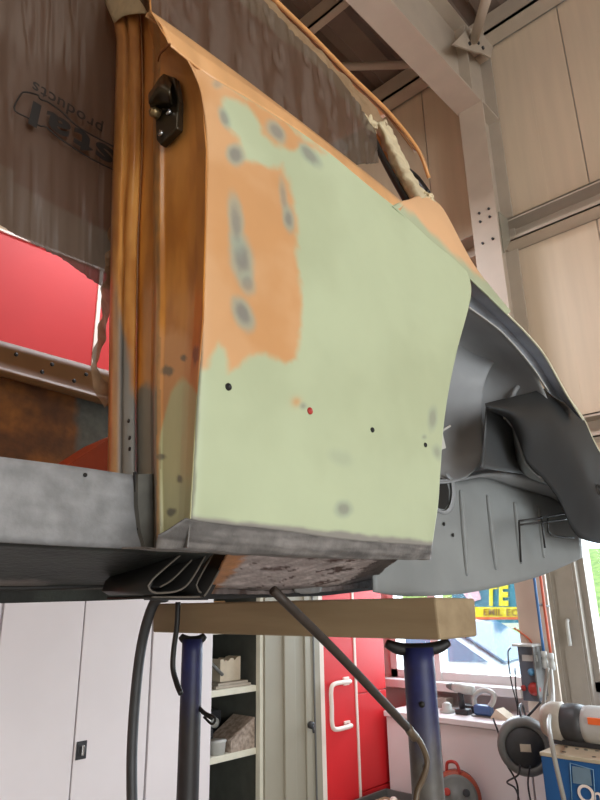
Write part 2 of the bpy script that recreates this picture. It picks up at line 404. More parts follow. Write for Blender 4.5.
sg = empty('banner', (10, 0, 0), 'teal and yellow banner outside with lettering EMIL', 'sign')
def S(u, v, d=0): return at(u, v, X=10-d)
sa, sb, sc_, sd_ = S(452, 560), S(530, 560), S(530, 628), S(452, 628)
prism('board', [sa, sb, sc_, sd_], (.05, 0, 0), m_teal, sg)
prism('yellow_band', [S(452, 607, .01), S(530, 607, .01), S(530, 617, .01), S(452, 617, .01)], (.008, 0, 0), m_yel, sg)
prism('orange_line', [S(452, 617, .01), S(530, 617, .01), S(530, 619.5, .01), S(452, 619.5, .01)], (.008, 0, 0), m_orl, sg)
prism('white_line', [S(452, 623, .01), S(530, 623, .01), S(530, 629, .01), S(452, 629, .01)], (.008, 0, 0), m_cream, sg)
ex = S(512, 600)-S(511, 600); ey = S(511, 599)-S(511, 600)
lettering('EMIL EC', S(483, 615.3, .03), ex, ey, 9.5, m_inkr, sg, depth=.2)
lettering('TE', S(485.5, 604.5, .03), ex*.66, ey, 29, m_yel, sg, depth=.2, bold=.05)
prism('pink_sticker', [S(463, 593, .02), S(478, 589, .02), S(481, 599, .02), S(470, 603, .02)], (.008, 0, 0), mat('pink', (240, 190, 196), .6), sg)
for yy in (sa.y-.1, sb.y+.1): box('post', (10.06, 10.14, yy-.04, yy+.04, -.04, sa.z), m_frame, sg)

# ================================================================== CAR BODY ON STANDS
body = empty('car', (.9, 1.2, 1.66), 'stripped coupe body shell with pale green and orange primer, raised on stands', 'car body')
EDGE = [(190, 520), (193, 470), (197, 400), (203, 320), (205, 250), (207, 150), (202, 100), (195, 76), (184, 56), (169, 45)]
RIDGE = [(169, 45), (190, 62), (212, 78), (260, 106), (320, 146), (375, 191), (400, 211), (430, 239), (452, 257), (467, 271)]
REAR = [(432, 546), (434.5, 528), (438, 503), (440.5, 465), (443.5, 425), (449.5, 385), (458, 346), (468.5, 307), (471, 288), (467, 271)]
BOT = [(190, 520), (230, 525), (270, 529), (350, 540), (432, 546)]
YS = .5
def c2(pts, n): return cat([at(u, v, Y=YS) for u, v in pts], n)
NS, NT = 230, 230
Lc, Rc, Bc, Tc = c2(EDGE, NT), c2(REAR, NT), c2(BOT, NS), c2(RIDGE, NS)
def yskin(x, z):
    b = .010*((z-1.95)/.28)**2 - .006
    b += .05*max(0, 1.70-z)**1.0*.4
    b += .006*math.exp(-((x-.37)/.012)**2)
    b -= .012*sm(.75, 1.03, x)*sm(1.85, 2.15, z)
    b += .0006*fbm(x*14, z*14)
    return YS+b
ORA = [(170, 40), (190, 52), (215, 76), (262, 108), (300, 134), (325, 154), (300, 146), (290, 150), (276, 146), (262, 134), (256, 118), (246, 106), (226, 98), (222, 104), (223, 126), (240, 140), (246, 158), (262, 166), (276, 169), (282, 164), (290, 188), (294, 204), (297, 250), (300, 296), (299, 362), (286, 364), (266, 352), (252, 356), (240, 368), (228, 374), (224, 350), (218, 340), (212, 352), (206, 366), (180, 376), (170, 376)]
# bare spots: centre u v, radii, tilt, strength
SPOTS = [(241, 257, 8.5, 19, -.15, 1), (236, 224, 6, 24, -.1, .8), (247, 284, 6, 9, -.3, .6), (243, 314, 7, 13, -.45, 1), (288, 219, 4.5, 10, -.15, .9), (283, 196, 3, 14, -.15, .5), (235, 155, 6, 8, -.4, .9), (224, 119, 4, 9, -.35, .7), (276, 131, 5, 10, -.7, .8), (310, 156, 4.5, 12, -.75, .7), (217, 84, 4, 4, 0, .35), (343, 509, 6.5, 6.5, 0, .65), (432, 419, 3.5, 9, .1, .5), (437, 452, 4, 6, -.2, .45), (424, 437, 2, 2, 0, .4), (303, 406, 3, 3, 0, .5), (340, 458, 10, 6, .3, .12)]
def skincol(p):
    u, v = px(p)
    n1 = fbm(p.x*22, p.z*22, 3); n2 = fbm(p.x*70, p.z*70, 9)
    d = dseg(u, v, ORA) if (u < 345 and v < 390) else 99
    d = d if inpoly(u, v, ORA) else -d
    o = sm(-4.5, 4.5, d+4*n1+1.5*n2)
    c = mix(GREEN, lin((176, 185, 152)), sm(-.3, .5, fbm(p.x*5, p.z*5, 1)))
    orr = mix(ORANGE, lin((206, 158, 112)), sm(-.3, .4, fbm(p.x*9, p.z*9, 5)))
    c = mix(c, orr, o)
    oo = math.exp(-(((u-296)/5)**2+((v-402)/5)**2)); c = mix(c, ORANGE, oo*.8)
    for (a, b, ra, rb, tl, st) in SPOTS:
        dx, dy = u-a, v-b
        if abs(dx) > 50 or abs(dy) > 60: continue
        x = dx*math.cos(tl)+dy*math.sin(tl); y = -dx*math.sin(tl)+dy*math.cos(tl)
        r = math.hypot(x/ra, y/rb)+.25*n1+.12*n2
        c = mix(c, BLUEG, (1-sm(.9, 1.85, r))*min(1, st+.1)*.8)
        c = mix(c, GREY, (1-sm(.45, 1.15, r))*st*.88)
    # bare strip along the bottom and along the front edge
    vb = 520+(u-190)*.105; c = mix(c, lin((138, 134, 128)), sm(-3.5, 1.5, v-vb+2.5*n1+3))
    if u < 215 and v > 320:
        ue = 190+(520-v)*.062; c = mix(c, lin((96, 90, 72)), (1-sm(1.0, 3.4, abs(u-ue-.5)+1.6*n1))*.75*sm(320, 350, v))
    return c
G = []
for i in range(NS):
    s = i/(NS-1); row = []
    for j in range(NT):
        t = j/(NT-1)
        p = Lc[j]*(1-s)+Rc[j]*s+Bc[i]*(1-t)+Tc[i]*t - (Lc[0]*(1-s)*(1-t)+Rc[0]*s*(1-t)+Lc[-1]*(1-s)*t+Rc[-1]*s*t)
        q = p.copy()
        for _ in range(4): q = EYE+(p-EYE)*(yskin(q.x, q.z)/(YS))
        row.append(q)
    G.append(row)
qp = grid('quarter_panel', G, m_paint, body, solid=.0012, colf=skincol, label='pale green quarter panel with orange patches and bare grey spots')
def onskin(u, v, off=0):
    p = at(u, v, Y=YS)
    for _ in range(4): p = at(u, v, Y=yskin(p.x, p.z)+off)
    return p
for (u, v, r, mm_, lb) in ((228, 387, .0042, m_black, None), (309.5, 411, .0045, m_redp, 'hole with red showing through'), (372, 430, .0036, m_black, None), (425, 445, .0036, m_black, None)):
    lathe('hole', [(r, 0), (r, .0016), (r*.8, .0022), (r*.7, .0009)], onskin(u, v, -.0004), (0, -1, 0), mm_, qp, seg=14, label=lb)
# bare grey bottom edge that folds under
B1 = [onskin(u, v-2.0, .0012) for u, v in BOT]
B2 = [at(u, v, Y=.512) for u, v in ((158, 534), (215, 541), (265, 545), (345, 551), (432, 553))]
B1[0] = at(186, 519, Y=.503)
B3 = [at(u, v, Y=.522) for u, v in ((156, 548), (215, 551), (265, 554), (345, 558), (431, 559))]
B4 = [p+Vector((0, .06, .004)) for p in B3]
def rk(p):
    n = fbm(p.x*9, p.z*160, p.y*60)+.4*fbm(p.x*50, p.z*80); return mix(lin((136, 131, 128)), lin((100, 96, 94)), sm(-.5, .6, n))
loft('lower_flange', [B1, B2, B3, B4], m_pit, body, n=90, mm=28, curved=False, colf=rk, jit=.0015, jsc=40, label='bare grey metal lower edge')
# shoulder and window flange above the ridge
UPR = [(150, 11), (180, 32), (220, 61), (260, 91), (320, 137), (380, 184), (403, 203)]
r0 = c2(RIDGE[:7], 60); r0 = [EYE+(p-EYE)*(yskin(p.x, p.z)/YS) for p in r0]
r2 = cat([at(u, v, Y=.525) for u, v in UPR], 60)
r1 = [a.lerp(b, .5)+Vector((0, -.0035, .001)) for a, b in zip(r0, r2)]
r3 = [p+Vector((0, .008, .001)) for p in r2]; r4 = [p+Vector((0, .002, -.002)) for p in r3]
def shcol(p):
    u, v = px(p); n = fbm(p.x*16, p.z*16, 2)
    return mix(lin((226, 172, 118)), GREEN, sm(-1, 1, (u-430)/14+n)) if u > 300 else lin((226, 172, 118))
loft('belt_shoulder', [r0, r1, r2, r3, r4], m_jamb, body, n=60, mm=29, curved=False, colf=shcol, label='orange belt line under the side window')
# sail / rear shoulder behind the window
lo = [(392, 206), (412, 224), (430, 241), (442, 251), (455, 263), (471, 280), (489, 297), (507, 315)]
hi = [(403, 203), (421, 196), (437, 203), (446, 216), (457, 238), (472, 266), (489, 289), (507, 312)]
RL = [at(u, v, Y=.502) for u, v in lo]; RH = [at(u, v, Y=y) for (u, v), y in zip(hi, (.54, .60, .61, .61, .60, .585, .565, .53))]
RM = [a.lerp(b, .5)+Vector((0, -.008, .002)) for a, b in zip(RL, RH)]
def sailcol(p):
    u, v = px(p); n = fbm(p.x*14, p.z*14, 2)
    d = (u-(400+ (v-212)*1.05))            # across the strip
    pe = sm(4, 14, d+5*n)*(1-sm(268, 286, v))
    return mix(mix(GREEN, BLUEG, .15), lin((232, 184, 138)), pe)
loft('rear_shoulder', [RL, RM, RH, [p+Vector((0, .05, -.01)) for p in RH]], m_paint, body, n=60, mm=34, colf=sailcol, label='sanded orange and green rear shoulder')
# door jamb: cross strips at X ~ .385
rowsV = [548, 500, 450, 400, 340, 280, 220, 160, 110, 75, 58, 46]
def interp(t, v):
    t = sorted(t)
    if v <= t[0][0]: return t[0][1]
    for (a, x), (b, y) in zip(t, t[1:]):
        if v <= b: return x+(y-x)*(v-a)/(b-a)
    return t[-1][1]
eE = [(v, u) for u, v in EDGE]+[(548, 187), (36, 164), (24, 157), (11, 150), (-40, 147)]
eBC = [(-40, 145), (14, 147), (30, 152), (46, 157), (60, 158), (100, 155), (200, 155), (300, 156), (400, 154), (470, 155), (533, 157), (548, 157)]
eAB = [(-30, 137), (0, 139), (24, 141), (96, 143), (160, 142), (240, 138), (300, 137), (400, 136), (470, 136), (548, 139)]
eA = [(-30, 98), (0, 105), (22, 114), (40, 117), (80, 116), (120, 115), (200, 112), (300, 110), (400, 109), (475, 108)]
def jcol(p):
    u, v = px(p); n = fbm(p.x*20+p.y*30, p.z*22, 4); n2 = fbm(p.y*90, p.z*60, 7)
    c = mix(lin((204, 136, 56)), lin((180, 112, 38)), sm(-.4, .5, fbm(p.y*40, p.z*10, 1)))
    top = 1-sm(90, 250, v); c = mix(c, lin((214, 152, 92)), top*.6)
    # sanded lighter orange then green below
    c = mix(c, lin((206, 146, 90)), sm(-8, 10, v-338+(u-180)*-.6+14*n)*sm(155, 159, u))
    arch = ((u-184)/24)**2*60
    c = mix(c, lin((186, 184, 140)), sm(-5, 5, v-378-arch+8*n)*sm(157, 161, u))
    for (a, b, ra, rb) in ((168, 371, 6, 5), (184, 358, 3, 3), (196, 356, 3, 10), (161, 457, 6, 3), (180, 479, 3, 4), (172, 512, 5, 4)):
        c = mix(c, lin((92, 88, 78)), (1-sm(.6, 1.3, math.hypot((u-a)/ra, (v-b)/rb)+.5*n2))*.85)
    if u < 157: c = mix(c, lin((112, 108, 98)), sm(-8, 8, v-386+10*n+(u-150)*.3))
    if abs(u-157) < 3.5: c = mix(c, lin((120, 100, 72)), .5+.3*n2)
    c = mix(c, lin((112, 108, 104)), sm(-3, 3, v-537+(u-160)*.55+4*n)) if v > 500 else c
    return c
G = []
for v in [548-k*1.5 for k in range(380)]:
    e, b, a = interp(eE, v), interp(eBC, v), interp(eAB, v)
    e = max(e+1.3, b+2)
    row = []
    q = at(e, v, Y=YS+.004); q = at(e, v, Y=yskin(q.x, q.z)+.0025); bl = 1-sm(45, 100, v)
    if v < 11: q = at(e, v, X=.31)
    row.append(Vector((q.x-.001, q.y, q.z)))
    for t in (0.03, .08, .2, .35, .5, .65, .8, .92, 1):
        X = .379+.011*min(1, t*4)-(.004 if t > .9 else 0)
        X = X*(1-bl)+bl*(row[0].x+.001+max(0, .39-row[0].x)*t**.8)
        row.append(at(e+(b-e)*t, v, X=X))
    X0 = row[-1].x
    for t, dx in ((.06, .008), (.15, .014), (.5, .014), (.85, .014), (.97, .02)): row.append(at(b+(a-b)*t, v, X=X0+dx))
    rr_ = []
    for a_, b_ in zip(row, row[1:]): rr_ += [a_.lerp(b_, k_/4) for k_ in range(4)]
    G.append(rr_+[row[-1]])
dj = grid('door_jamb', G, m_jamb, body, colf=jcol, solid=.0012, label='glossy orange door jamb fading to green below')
# pillar strip nearest the door opening
def acol(p):
    u, v = px(p); n = fbm(p.y*40, p.z*9, 4)
    c = mix(lin((204, 142, 72)), lin((180, 114, 50)), sm(-.3, .4, fbm(p.y*110, p.z*5, 2)))
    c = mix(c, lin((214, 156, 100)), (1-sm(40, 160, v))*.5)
    g = sm(-1, 1, (v-385+(133-u)*6+12*n)/14)
    if v > 200: c = mix(c, lin((128, 124, 118)), g*(1 if u > 121 else sm(112, 122, u)))
    return c
G = []
for v in [478-k*4 for k in range(130)]:
    a, l = interp(eAB, v), interp(eA, v); row = []
    for t, X in ((0, .425), (.04, .400), (.1, .393), (.3, .392), (.42, .389), (.46, .394), (.55, .394), (.62, .388), (.75, .387), (.9, .387), (.97, .39), (1, .40)): row.append(at(a+(l-a)*t, v, X=X))
    row.append(row[-1]+Vector((.05, .005, 0)))
    G.append(row)
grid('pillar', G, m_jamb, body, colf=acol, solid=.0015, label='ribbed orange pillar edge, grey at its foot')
for u, v in ((129, 421), (130, 438), (130, 449)):
    lathe('rivet_hole', [(.0025, 0), (.0025, .001)], at(u, v, X=.3865), (-1, 0, 0), m_black, body, seg=10)
bm = bmesh.new(); tubebm(bm, [at(158, 61, X=.384), at(160, 54, X=.375), at(165, 49, X=.345), at(170, 44, X=.30)], .0014, 6); finish('weld_seam', bm, m_jamb.copy() if False else mat('weld', (150, 92, 50), .5), body, smooth=True)
# striker
sp = prism('striker_plate', [at(u, v, X=.374) for u, v in ((148, 93), (163, 73), (174, 77), (178, 100), (177, 128), (160, 145), (156, 140), (155, 120), (148, 103))], (.010, 0, 0), m_catch, body, bevel=.002, label='dark metal door striker')
loft('striker_hood', [[at(u, v, X=x) for u, v, x in r] for r in (((149, 96, .372), (163, 76, .372), (172, 84, .372)), ((150, 103, .352), (160, 88, .350), (170, 92, .356)), ((152, 110, .372), (162, 108, .371), (172, 106, .372)))], m_catch, sp, n=12, mm=9, solid=.003)
lathe('striker_bolt', [(.0075, 0), (.0075, .010), (.004, .013)], at(159, 115, X=.373), (-1, .1, .1), mat('worn_steel', (150, 128, 92), .35, metal=.7), sp, seg=16)
lathe('screw', [(.004, 0), (.004, .004)], at(170, 113, X=.373), (-1, 0, 0), m_chrome, sp, seg=10)
lathe('screw', [(.004, 0), (.004, .004)], at(162, 134, X=.373), (-1, 0, 0), m_chrome, sp, seg=10)
# sill
def sillc(p):
    u, v = px(p); n = fbm(p.x*60, p.z*300, 1); c = mix(lin((150, 149, 150)), lin((134, 133, 134)), sm(-.6, .7, fbm(p.x*12, p.z*180, 1)+.4*fbm(p.x*5, p.z*8)))
    c = mix(c, lin((112, 112, 114)), sm(112, 134, u+6*fbm(p.x*40, p.z*40))*.6)
    return mix(c, lin((104, 104, 106)), sm(-2, 2, v-539-(u/160*6)+2*n)*.5)
T = [at(u, v, Y=.602) for u, v in ((-60, 449), (0, 457.5), (70, 466.5), (135, 476))]
Bt = [at(u, v, Y=.600) for u, v in ((-60, 538), (0, 541), (70, 545), (157, 549))]
loft('sill', [[p+Vector((0, .06, .006)) for p in T], T, Bt, [p+Vector((0, .05, .003)) for p in Bt]], m_pit, body, n=60, mm=40, curved=False, colf=sillc, solid=.002, label='grey primed sill under the door opening')
prism('sill_joint', [at(u, v, Y=.597) for u, v in ((134, 472), (137, 472), (140, 500), (141, 530), (146, 541), (143, 541), (138, 530), (136, 500))], (0, .002, 0), m_black, body)
prism('sill_end', [at(u, v, Y=.592) for u, v in ((138, 474), (158, 474), (161, 549), (146, 549), (141, 532), (138, 505))], (0, .012, 0), mat('sill_end_grey', (100, 98, 92), .55, var=.3, scale=40), body)
lathe('hole', [(.0022, 0), (.0022, .001)], at(85, 475, Y=.5995), (0, -1, 0), m_black, body, seg=10)
# underside
def und(p):
    u, v = px(p); n = fbm(p.x*16, p.y*16, 1)
    c = mix(lin((42, 46, 42)), lin((24, 26, 24)), sm(-.4, .4, n))
    return mix(c, lin((118, 108, 104)), sm(-1, 1, (v-581-(u-20)*.03+5*n)/2)*(1-sm(110, 135, u))*(1-sm(587, 590, v))*.8)
loft('floor_underside', [[at(u, v, Y=.61) for u, v in ((-60, 539), (0, 542), (80, 546), (160, 549), (215, 551))],
     [at(u, v, Y=.72) for u, v in ((-60, 566), (0, 568), (80, 572), (150, 576), (190, 576))],
     [at(u, v, Y=.80) for u, v in ((-60, 586), (0, 588), (60, 587), (125, 585), (165, 580))],
     [at(u, v, Y=.81) for u, v in ((-60, 602), (0, 602.5), (60, 601), (100, 600), (152, 598))],
     [at(u, v, Y=1.2) for u, v in ((-60, 596), (0, 597), (60, 597), (100, 597), (152, 596))]], m_pit, body, n=70, mm=33, curved=False, colf=und, solid=.002, label='black undersealed floor')
tube('pinch_weld', [at(u, v, Y=.79) for u, v in ((-60, 586), (0, 588), (60, 587), (125, 584))], .0035, m_black, body)
# folded black jacking channel
def strip(name, pts, w, m, dy=.05):
    G = [[p, p+Vector((0, dy, 0)), p+Vector((0, dy*2, .001))] for p in cat(pts, 16)]
    return grid(name, G, m, body, solid=.003)
for k, (P, yy) in enumerate((([(186, 550), (152, 580), (150, 590), (162, 593), (186, 586), (207, 553)], .63), ([(200, 551), (174, 578), (160, 587)], .645), ([(214, 552), (196, 586), (204, 596), (152, 597)], .66), ([(229, 552), (209, 589), (204, 596)], .65))):
    strip('channel_wall', [at(u, v, Y=yy) for u, v in P], 0, m_black)
    tube('channel_edge', [at(u, v, Y=yy-.001) for u, v in P], .0012, mat('channel_edge_grey', (96, 88, 80), .5), body, seg=6)
prism('channel_back', [at(u, v, Y=.76) for u, v in ((148, 600), (149, 584), (188, 548), (235, 550), (208, 600))], (0, .01, 0), m_black, body)
# rusty floor panel
def rust(p):
    u, v = px(p); n = fbm(p.x*26, p.y*18, 2); n2 = fbm(p.x*60, p.y*26, 8)
    c = mix(lin((178, 166, 164)), lin((214, 202, 200)), sm(-.2, .5, n2))
    c = mix(c, lin((74, 44, 36)), sm(.22, .46, n+.35*n2))
    c = mix(c, lin((200, 138, 88)), (1-sm(-4, 4, u-(247-(v-552)*.75)+8*n2)))
    c = mix(c, lin((40, 28, 26)), sm(-4, 4, u-372+(v-562)*1.3+10*n2)*.9)
    return mix(c, lin((60, 44, 38)), sm(-2, 1, v-585+.9*(u-330)*.03+2*n2)*.8)
loft('rusty_floor', [[at(u, v, Y=.56) for u, v in ((228, 551), (290, 554), (350, 557), (398, 559))], [at(u, v, Y=.66) for u, v in ((218, 571), (280, 573), (340, 571), (385, 568))], [at(u, v, Y=.80) for u, v in ((208, 588), (272, 590), (335, 586), (376, 578))], [at(u, v, Y=.80) for u, v in ((207, 594), (272, 594), (335, 591), (374, 587))]], m_pit, body, n=90, mm=40, curved=False, colf=rust, solid=.002, jit=.0015, jsc=60, label='rust-blotched grey and orange floor underside')
prism('cross_rail', [at(u, v, Y=.84) for u, v in ((200, 593), (272, 592), (374, 586), (375, 590), (322, 596), (200, 599.5))], (0, .012, 0), m_black, body)
loft('torn_flange', [[at(u, v, Y=.79) for u, v in ((294, 586), (306, 584), (322, 587))], [at(u, v, Y=.79) for u, v in ((296, 593), (308, 594), (321, 592))]], m_pit, body, n=10, mm=5, colf=lambda p: lin((120, 118, 116)), jit=.002, jsc=90, solid=.002)
tube('pipe', [at(259, 596, Y=.9), at(318, 594, Y=.9)], .003, m_chrome, body)

# ---------------- wheel arch
oo = [(471, 280), (490, 299), (507, 315), (527, 335), (545, 357), (567, 396), (583, 421)]
mi = [(471, 296), (489, 312), (505, 326), (522, 345), (538, 364), (556, 392), (573, 406)]
ii = [(468, 308), (486, 321), (500, 332), (517, 350), (533, 370), (541, 382), (547, 391)]
A = [at(u, v, Y=.512) for u, v in oo]; Bq = [at(u, v, Y=.545) for u, v in mi]; Cq = [at(u, v, Y=.542) for u, v in ii]
loft('arch_flange', [A, [a.lerp(b, .5)+Vector((0, .006, 0)) for a, b in zip(A, Bq)], Bq, [a.lerp(b, .5)+Vector((0, .006, 0)) for a, b in zip(Bq, Cq)], Cq], m_arch2, body, n=50, mm=25, label='grey wheel arch flange')
tube('arch_edge', [p+Vector((0, -.003, 0)) for p in Cq[:7]], .0022, m_lightg, body, seg=6)
tube('arch_outer_edge', [at(u, v-1, Y=.508) for u, v in oo[1:7]], .0022, m_cream, body, seg=6)
W0 = [at(u, v, Y=.545) for u, v in ((468, 308), (486, 321), (500, 332), (517, 350), (533, 370), (547, 398), (556, 425), (562, 460))]
W1 = [at(u, v, Y=y) for u, v, y in ((448, 322, .62), (470, 332, .62), (486, 345, .62), (502, 364, .62), (516, 384, .61), (530, 412, .60), (540, 440, .59), (548, 470, .58))]
W2 = [at(u, v, Y=y) for u, v, y in ((425, 345, .69), (450, 358, .69), (466, 375, .69), (482, 396, .69), (496, 415, .68), (510, 440, .66), (522, 460, .65), (536, 480, .64))]
W3 = [at(u, v, Y=y) for u, v, y in ((395, 430, .76), (430, 440, .76), (450, 450, .76), (468, 462, .755), (486, 474, .75), (504, 482, .73), (520, 490, .71), (540, 500, .69))]
W4 = [at(u, v, Y=y) for u, v, y in ((395, 482, .80), (430, 482, .80), (455, 481, .79), (470, 478, .78), (486, 477, .76), (510, 485, .73), (536, 494, .70), (566, 512, .68))]
loft('wheelhouse', [W0, W1, W2, W3, W4], m_arch, body, n=50, mm=41, solid=.002, label='grey wheelhouse inner skin')
# pressed beads in the wheelhouse
tube('pressed_bead', [at(u, v, Y=y) for u, v, y in ((540, 376, .575), (526, 380, .595), (516, 389, .612), (510, 402, .63))], .006, m_arch, body, seg=10)
# fold of the wheelhouse: its edge runs as an arc and down to the side panel
FR = [at(u, v, Y=y) for u, v, y in ((512, 346, .67), (494, 362, .635), (485, 380, .632), (482, 400, .65), (481, 435, .66), (481, 460, .665), (462, 479, .68), (430, 484, .70))]
FL = [at(u, v, Y=y) for u, v, y in ((482, 322, .69), (458, 344, .665), (444, 372, .675), (440, 400, .69), (440, 430, .72), (438, 452, .735), (430, 466, .74), (400, 476, .745))]
FE = [p+Vector((.004, .03, 0)) for p in FR]
loft('wheelhouse_fold', [FL, [a.lerp(b, .55)+Vector((0, .006, 0)) for a, b in zip(FL, FR)], FR, FE], m_arch, body, n=50, mm=28)
# lower panel with ribs
def yl(u): return .74-(u-374)/206*.12
topE = [(372, 560), (400, 484), (432, 482), (458, 481), (484, 478), (510, 486), (536, 493), (556, 500), (580, 522)]
botE = [(373, 592), (400, 596), (430, 596), (460, 594), (484, 590), (512, 584), (540, 576), (562, 567), (582, 558)]
PT = [at(u, v, Y=yl(u)) for u, v in topE]; PB = [at(u, v, Y=yl(u)) for u, v in botE]
loft('lower_inner_panel', [PT, PB], m_archl, body, n=50, mm=20, solid=.002, label='ribbed grey inner side panel')
loft('panel_shelf', [[at(u, v, Y=yl(u)-.0) for u, v in topE[2:]], [at(u, v-2-11*sm(470, 520, u), Y=yl(u)-.004-.028*sm(470, 520, u)) for u, v in topE[2:]], [at(u, v-5-14*sm(470, 520, u), Y=yl(u)+.02) for u, v in topE[2:]]], m_arch, body, n=40, mm=13)
for (a, b, c, d) in ((460, 490, 467, 576), (487, 495, 496, 570), (514, 502, 521, 564), (538, 507, 544, 558)):
    p, q = at(a, b, Y=yl(a)-.001), at(c, d, Y=yl(c)-.001)
    tube('rib', [p, p.lerp(q, .08)+Vector((0, -.001, 0)), p.lerp(q, .5), p.lerp(q, .93), q], lambda t: .002+.0052*math.sin(math.pi*min(1, max(0, t)))**.3, m_archl, body, seg=8)
sl = [at(u, v, Y=yl(u)-.004) for u, v in ((438, 485), (441, 478), (446, 479), (449, 490), (449, 503), (445, 509), (439, 508))]
prism('slot', sl, (0, .003, 0), m_black, body)
loft('slot_lip', [[at(u, v, Y=yl(u)-.006) for u, v in ((437, 507), (443, 511), (449, 507), (452, 495), (451, 482), (446, 475))], [at(u, v, Y=yl(u)-.002) for u, v in ((436, 511), (444, 514), (452, 510), (455, 495), (454, 480), (446, 472))]], m_arch, body, n=20, mm=5)
for u, v in ((444, 524), (453, 535)): lathe('hole', [(.004, 0), (.004, .001)], at(u, v, Y=yl(u)-.003), (0, -1, 0), m_black, body, seg=10)
tube('clip', [at(442, 431, Y=.56), at(450, 426, Y=.56)], .0022, m_lightg, body, seg=6)
prism('tab', [at(u, v, Y=.57) for u, v in ((443, 434), (446, 448), (441, 450), (438, 436))], (0, .002, 0), m_lightg, body)
# black wire frame
for P in ([(519, 521), (545, 517), (568, 513)], [(519, 525), (545, 522), (567, 519)], [(519, 522), (521, 562)], [(548, 518), (550, 534), (574, 538)], [(541, 516), (545, 548)]):
    tube('bracket_rod', [at(u, v, Y=.60) for u, v in P], .0022, m_black, body, seg=6)
# dark liner panel hanging at the rear
LT = [(485, 404), (505, 399), (530, 393), (547, 389), (568, 399), (584, 420), (593, 440), (606, 462), (640, 510)]
LM = [(486, 406), (508, 410), (527, 418), (548, 420), (566, 440), (580, 466), (592, 490), (606, 505), (636, 530)]
LB = [(486, 408), (508, 419), (518, 438), (527, 462), (545, 481), (560, 502), (573, 530), (588, 541), (630, 548)]
LN = loft('rear_liner', [[at(u, v, Y=.565) for u, v in LT], [at(u, v, Y=.525) for u, v in LM], [at(u, v, Y=.555) for u, v in LB]], m_liner, body, n=60, mm=30, solid=.003, label='dark grey curved rear wing section')
tube('liner_edge', [at(u, v-.5, Y=.563) for u, v in LT[3:]], .0022, m_cream, body, seg=6)
loft('liner_inner_wall', [[at(u, v, Y=.585) for u, v in ((486, 406), (500, 414), (512, 428))], [at(u, v, Y=.60) for u, v in ((484, 436), (504, 445), (520, 450))], [at(u, v, Y=.60) for u, v in ((481, 468), (506, 472), (526, 474))]], mat('liner_inner', (66, 68, 70), .5), body, n=16, mm=13)
loft('liner_return', [[at(u, v, Y=.56) for u, v in ((513, 426), (519, 442), (526, 462), (537, 475), (548, 484))], [at(u, v, Y=.60) for u, v in ((512, 428), (514, 446), (519, 466), (527, 476), (540, 482))]], m_archl, body, n=20, mm=5)
lathe('liner_hole', [(.014, 0), (.014, .003), (.010, .003), (.010, .001)], at(598, 490, Y=.525), (-.2, -1, 0), m_black, LN, seg=20)
lathe('hole', [(.004, 0), (.004, .002)], at(552, 436, Y=.531), (0, -1, 0), m_lightg, LN, seg=10)
lathe('hole', [(.003, 0), (.003, .002)], at(504, 418, Y=.56), (0, -1, 0), m_lightg, LN, seg=10)
# ---------------- roof rail, roof, pillar behind the window
rr = [(230, -48), (275, 0), (312, 36), (350, 75), (390, 114), (418, 150), (429, 178)]
tube('roof_rail', [at(u, v, Y=.72) for u, v in rr], .0052, mat('rail_orange', (214, 152, 92), .4, var=.15), body, seg=10, n=50, label='thin orange roof rail')
tube('drip_rail', [at(u-3, v+1.5, Y=.73) for u, v in rr[:6]], .0035, mat('rail_orange_dark', (150, 100, 58), .5), body, seg=8, n=40)
Rr = [at(u, v, Y=.74) for u, v in rr[:5]]
loft('roof_panel', [Rr, [p+Vector((0, .5, .05)) for p in Rr], [p+Vector((0, 1.04, 0)) for p in Rr]], mat('roof_orange', (190, 120, 66), .45), body, n=40, mm=21, solid=.004)
box('roof_panel_front', (-.9, Rr[0].x+.01, .75, 1.76, Rr[0].z+.02, Rr[0].z+.026), MATS['roof_orange'], body)
tube('rear_pillar', [at(372, 128, Y=.74), at(392, 162, Y=.70), at(420, 205, Y=.62)], .014, MATS['rail_orange'], body, seg=10)
tube('window_seal', [at(372, 136, Y=.72), at(388, 168, Y=.68), at(410, 207, Y=.61)], .008, m_black, body, seg=8)
tube('window_seal', [at(405, 168, Y=.72), at(417, 178, Y=.70), at(428, 193, Y=.66)], .007, m_black, body, seg=8)
# ---------------- far side of the shell
def farc(p):
    u, v = px(p); n = fbm(p.x*8, p.z*8, 1)
    c = mix(lin((160, 98, 34)), lin((110, 64, 22)), sm(-.3, .4, n))
    return mix(c, lin((104, 104, 94)), sm(-4, 4, u-76+(v-400)*-.05+8*n))
FT = [at(u, v, Y=1.75) for u, v in ((-120, 325), (0, 358), (108, 388), (170, 405))]
FB = [p-Vector((0, -.02, .42)) for p in FT]
loft('far_quarter_inner', [FT, FB], m_pit, body, n=60, mm=40, colf=farc, solid=.003, label='orange far side panel seen through the door opening')
FA = [at(u, v, Y=1.70) for u, v in ((-120, 308), (0, 341), (108, 371), (170, 388))]
FM = [at(u, v, Y=1.68) for u, v in ((-120, 334), (0, 367), (108, 397), (170, 414))]
FM2 = [at(u, v, Y=1.66) for u, v in ((-120, 337), (0, 370), (108, 400), (170, 417))]
FM3 = [at(u, v, Y=1.68) for u, v in ((-120, 343), (0, 376), (108, 406), (170, 423))]
fb = loft('far_belt_rail', [[p+Vector((0, .05, 0)) for p in FA], FA, FM, FM2, FM3], mat('far_brown', (128, 90, 50), .5, var=.2, scale=8), body, n=30, mm=17, curved=False, solid=.003, label='brown window ledge with punched holes')
for u, v in ((16, 354.5), (52, 364.5), (86, 374.5)):
    lathe('hole', [(.006, 0), (.006, .002)], at(u, v, Y=1.678), (0, -1, 0), m_black, body, seg=10)
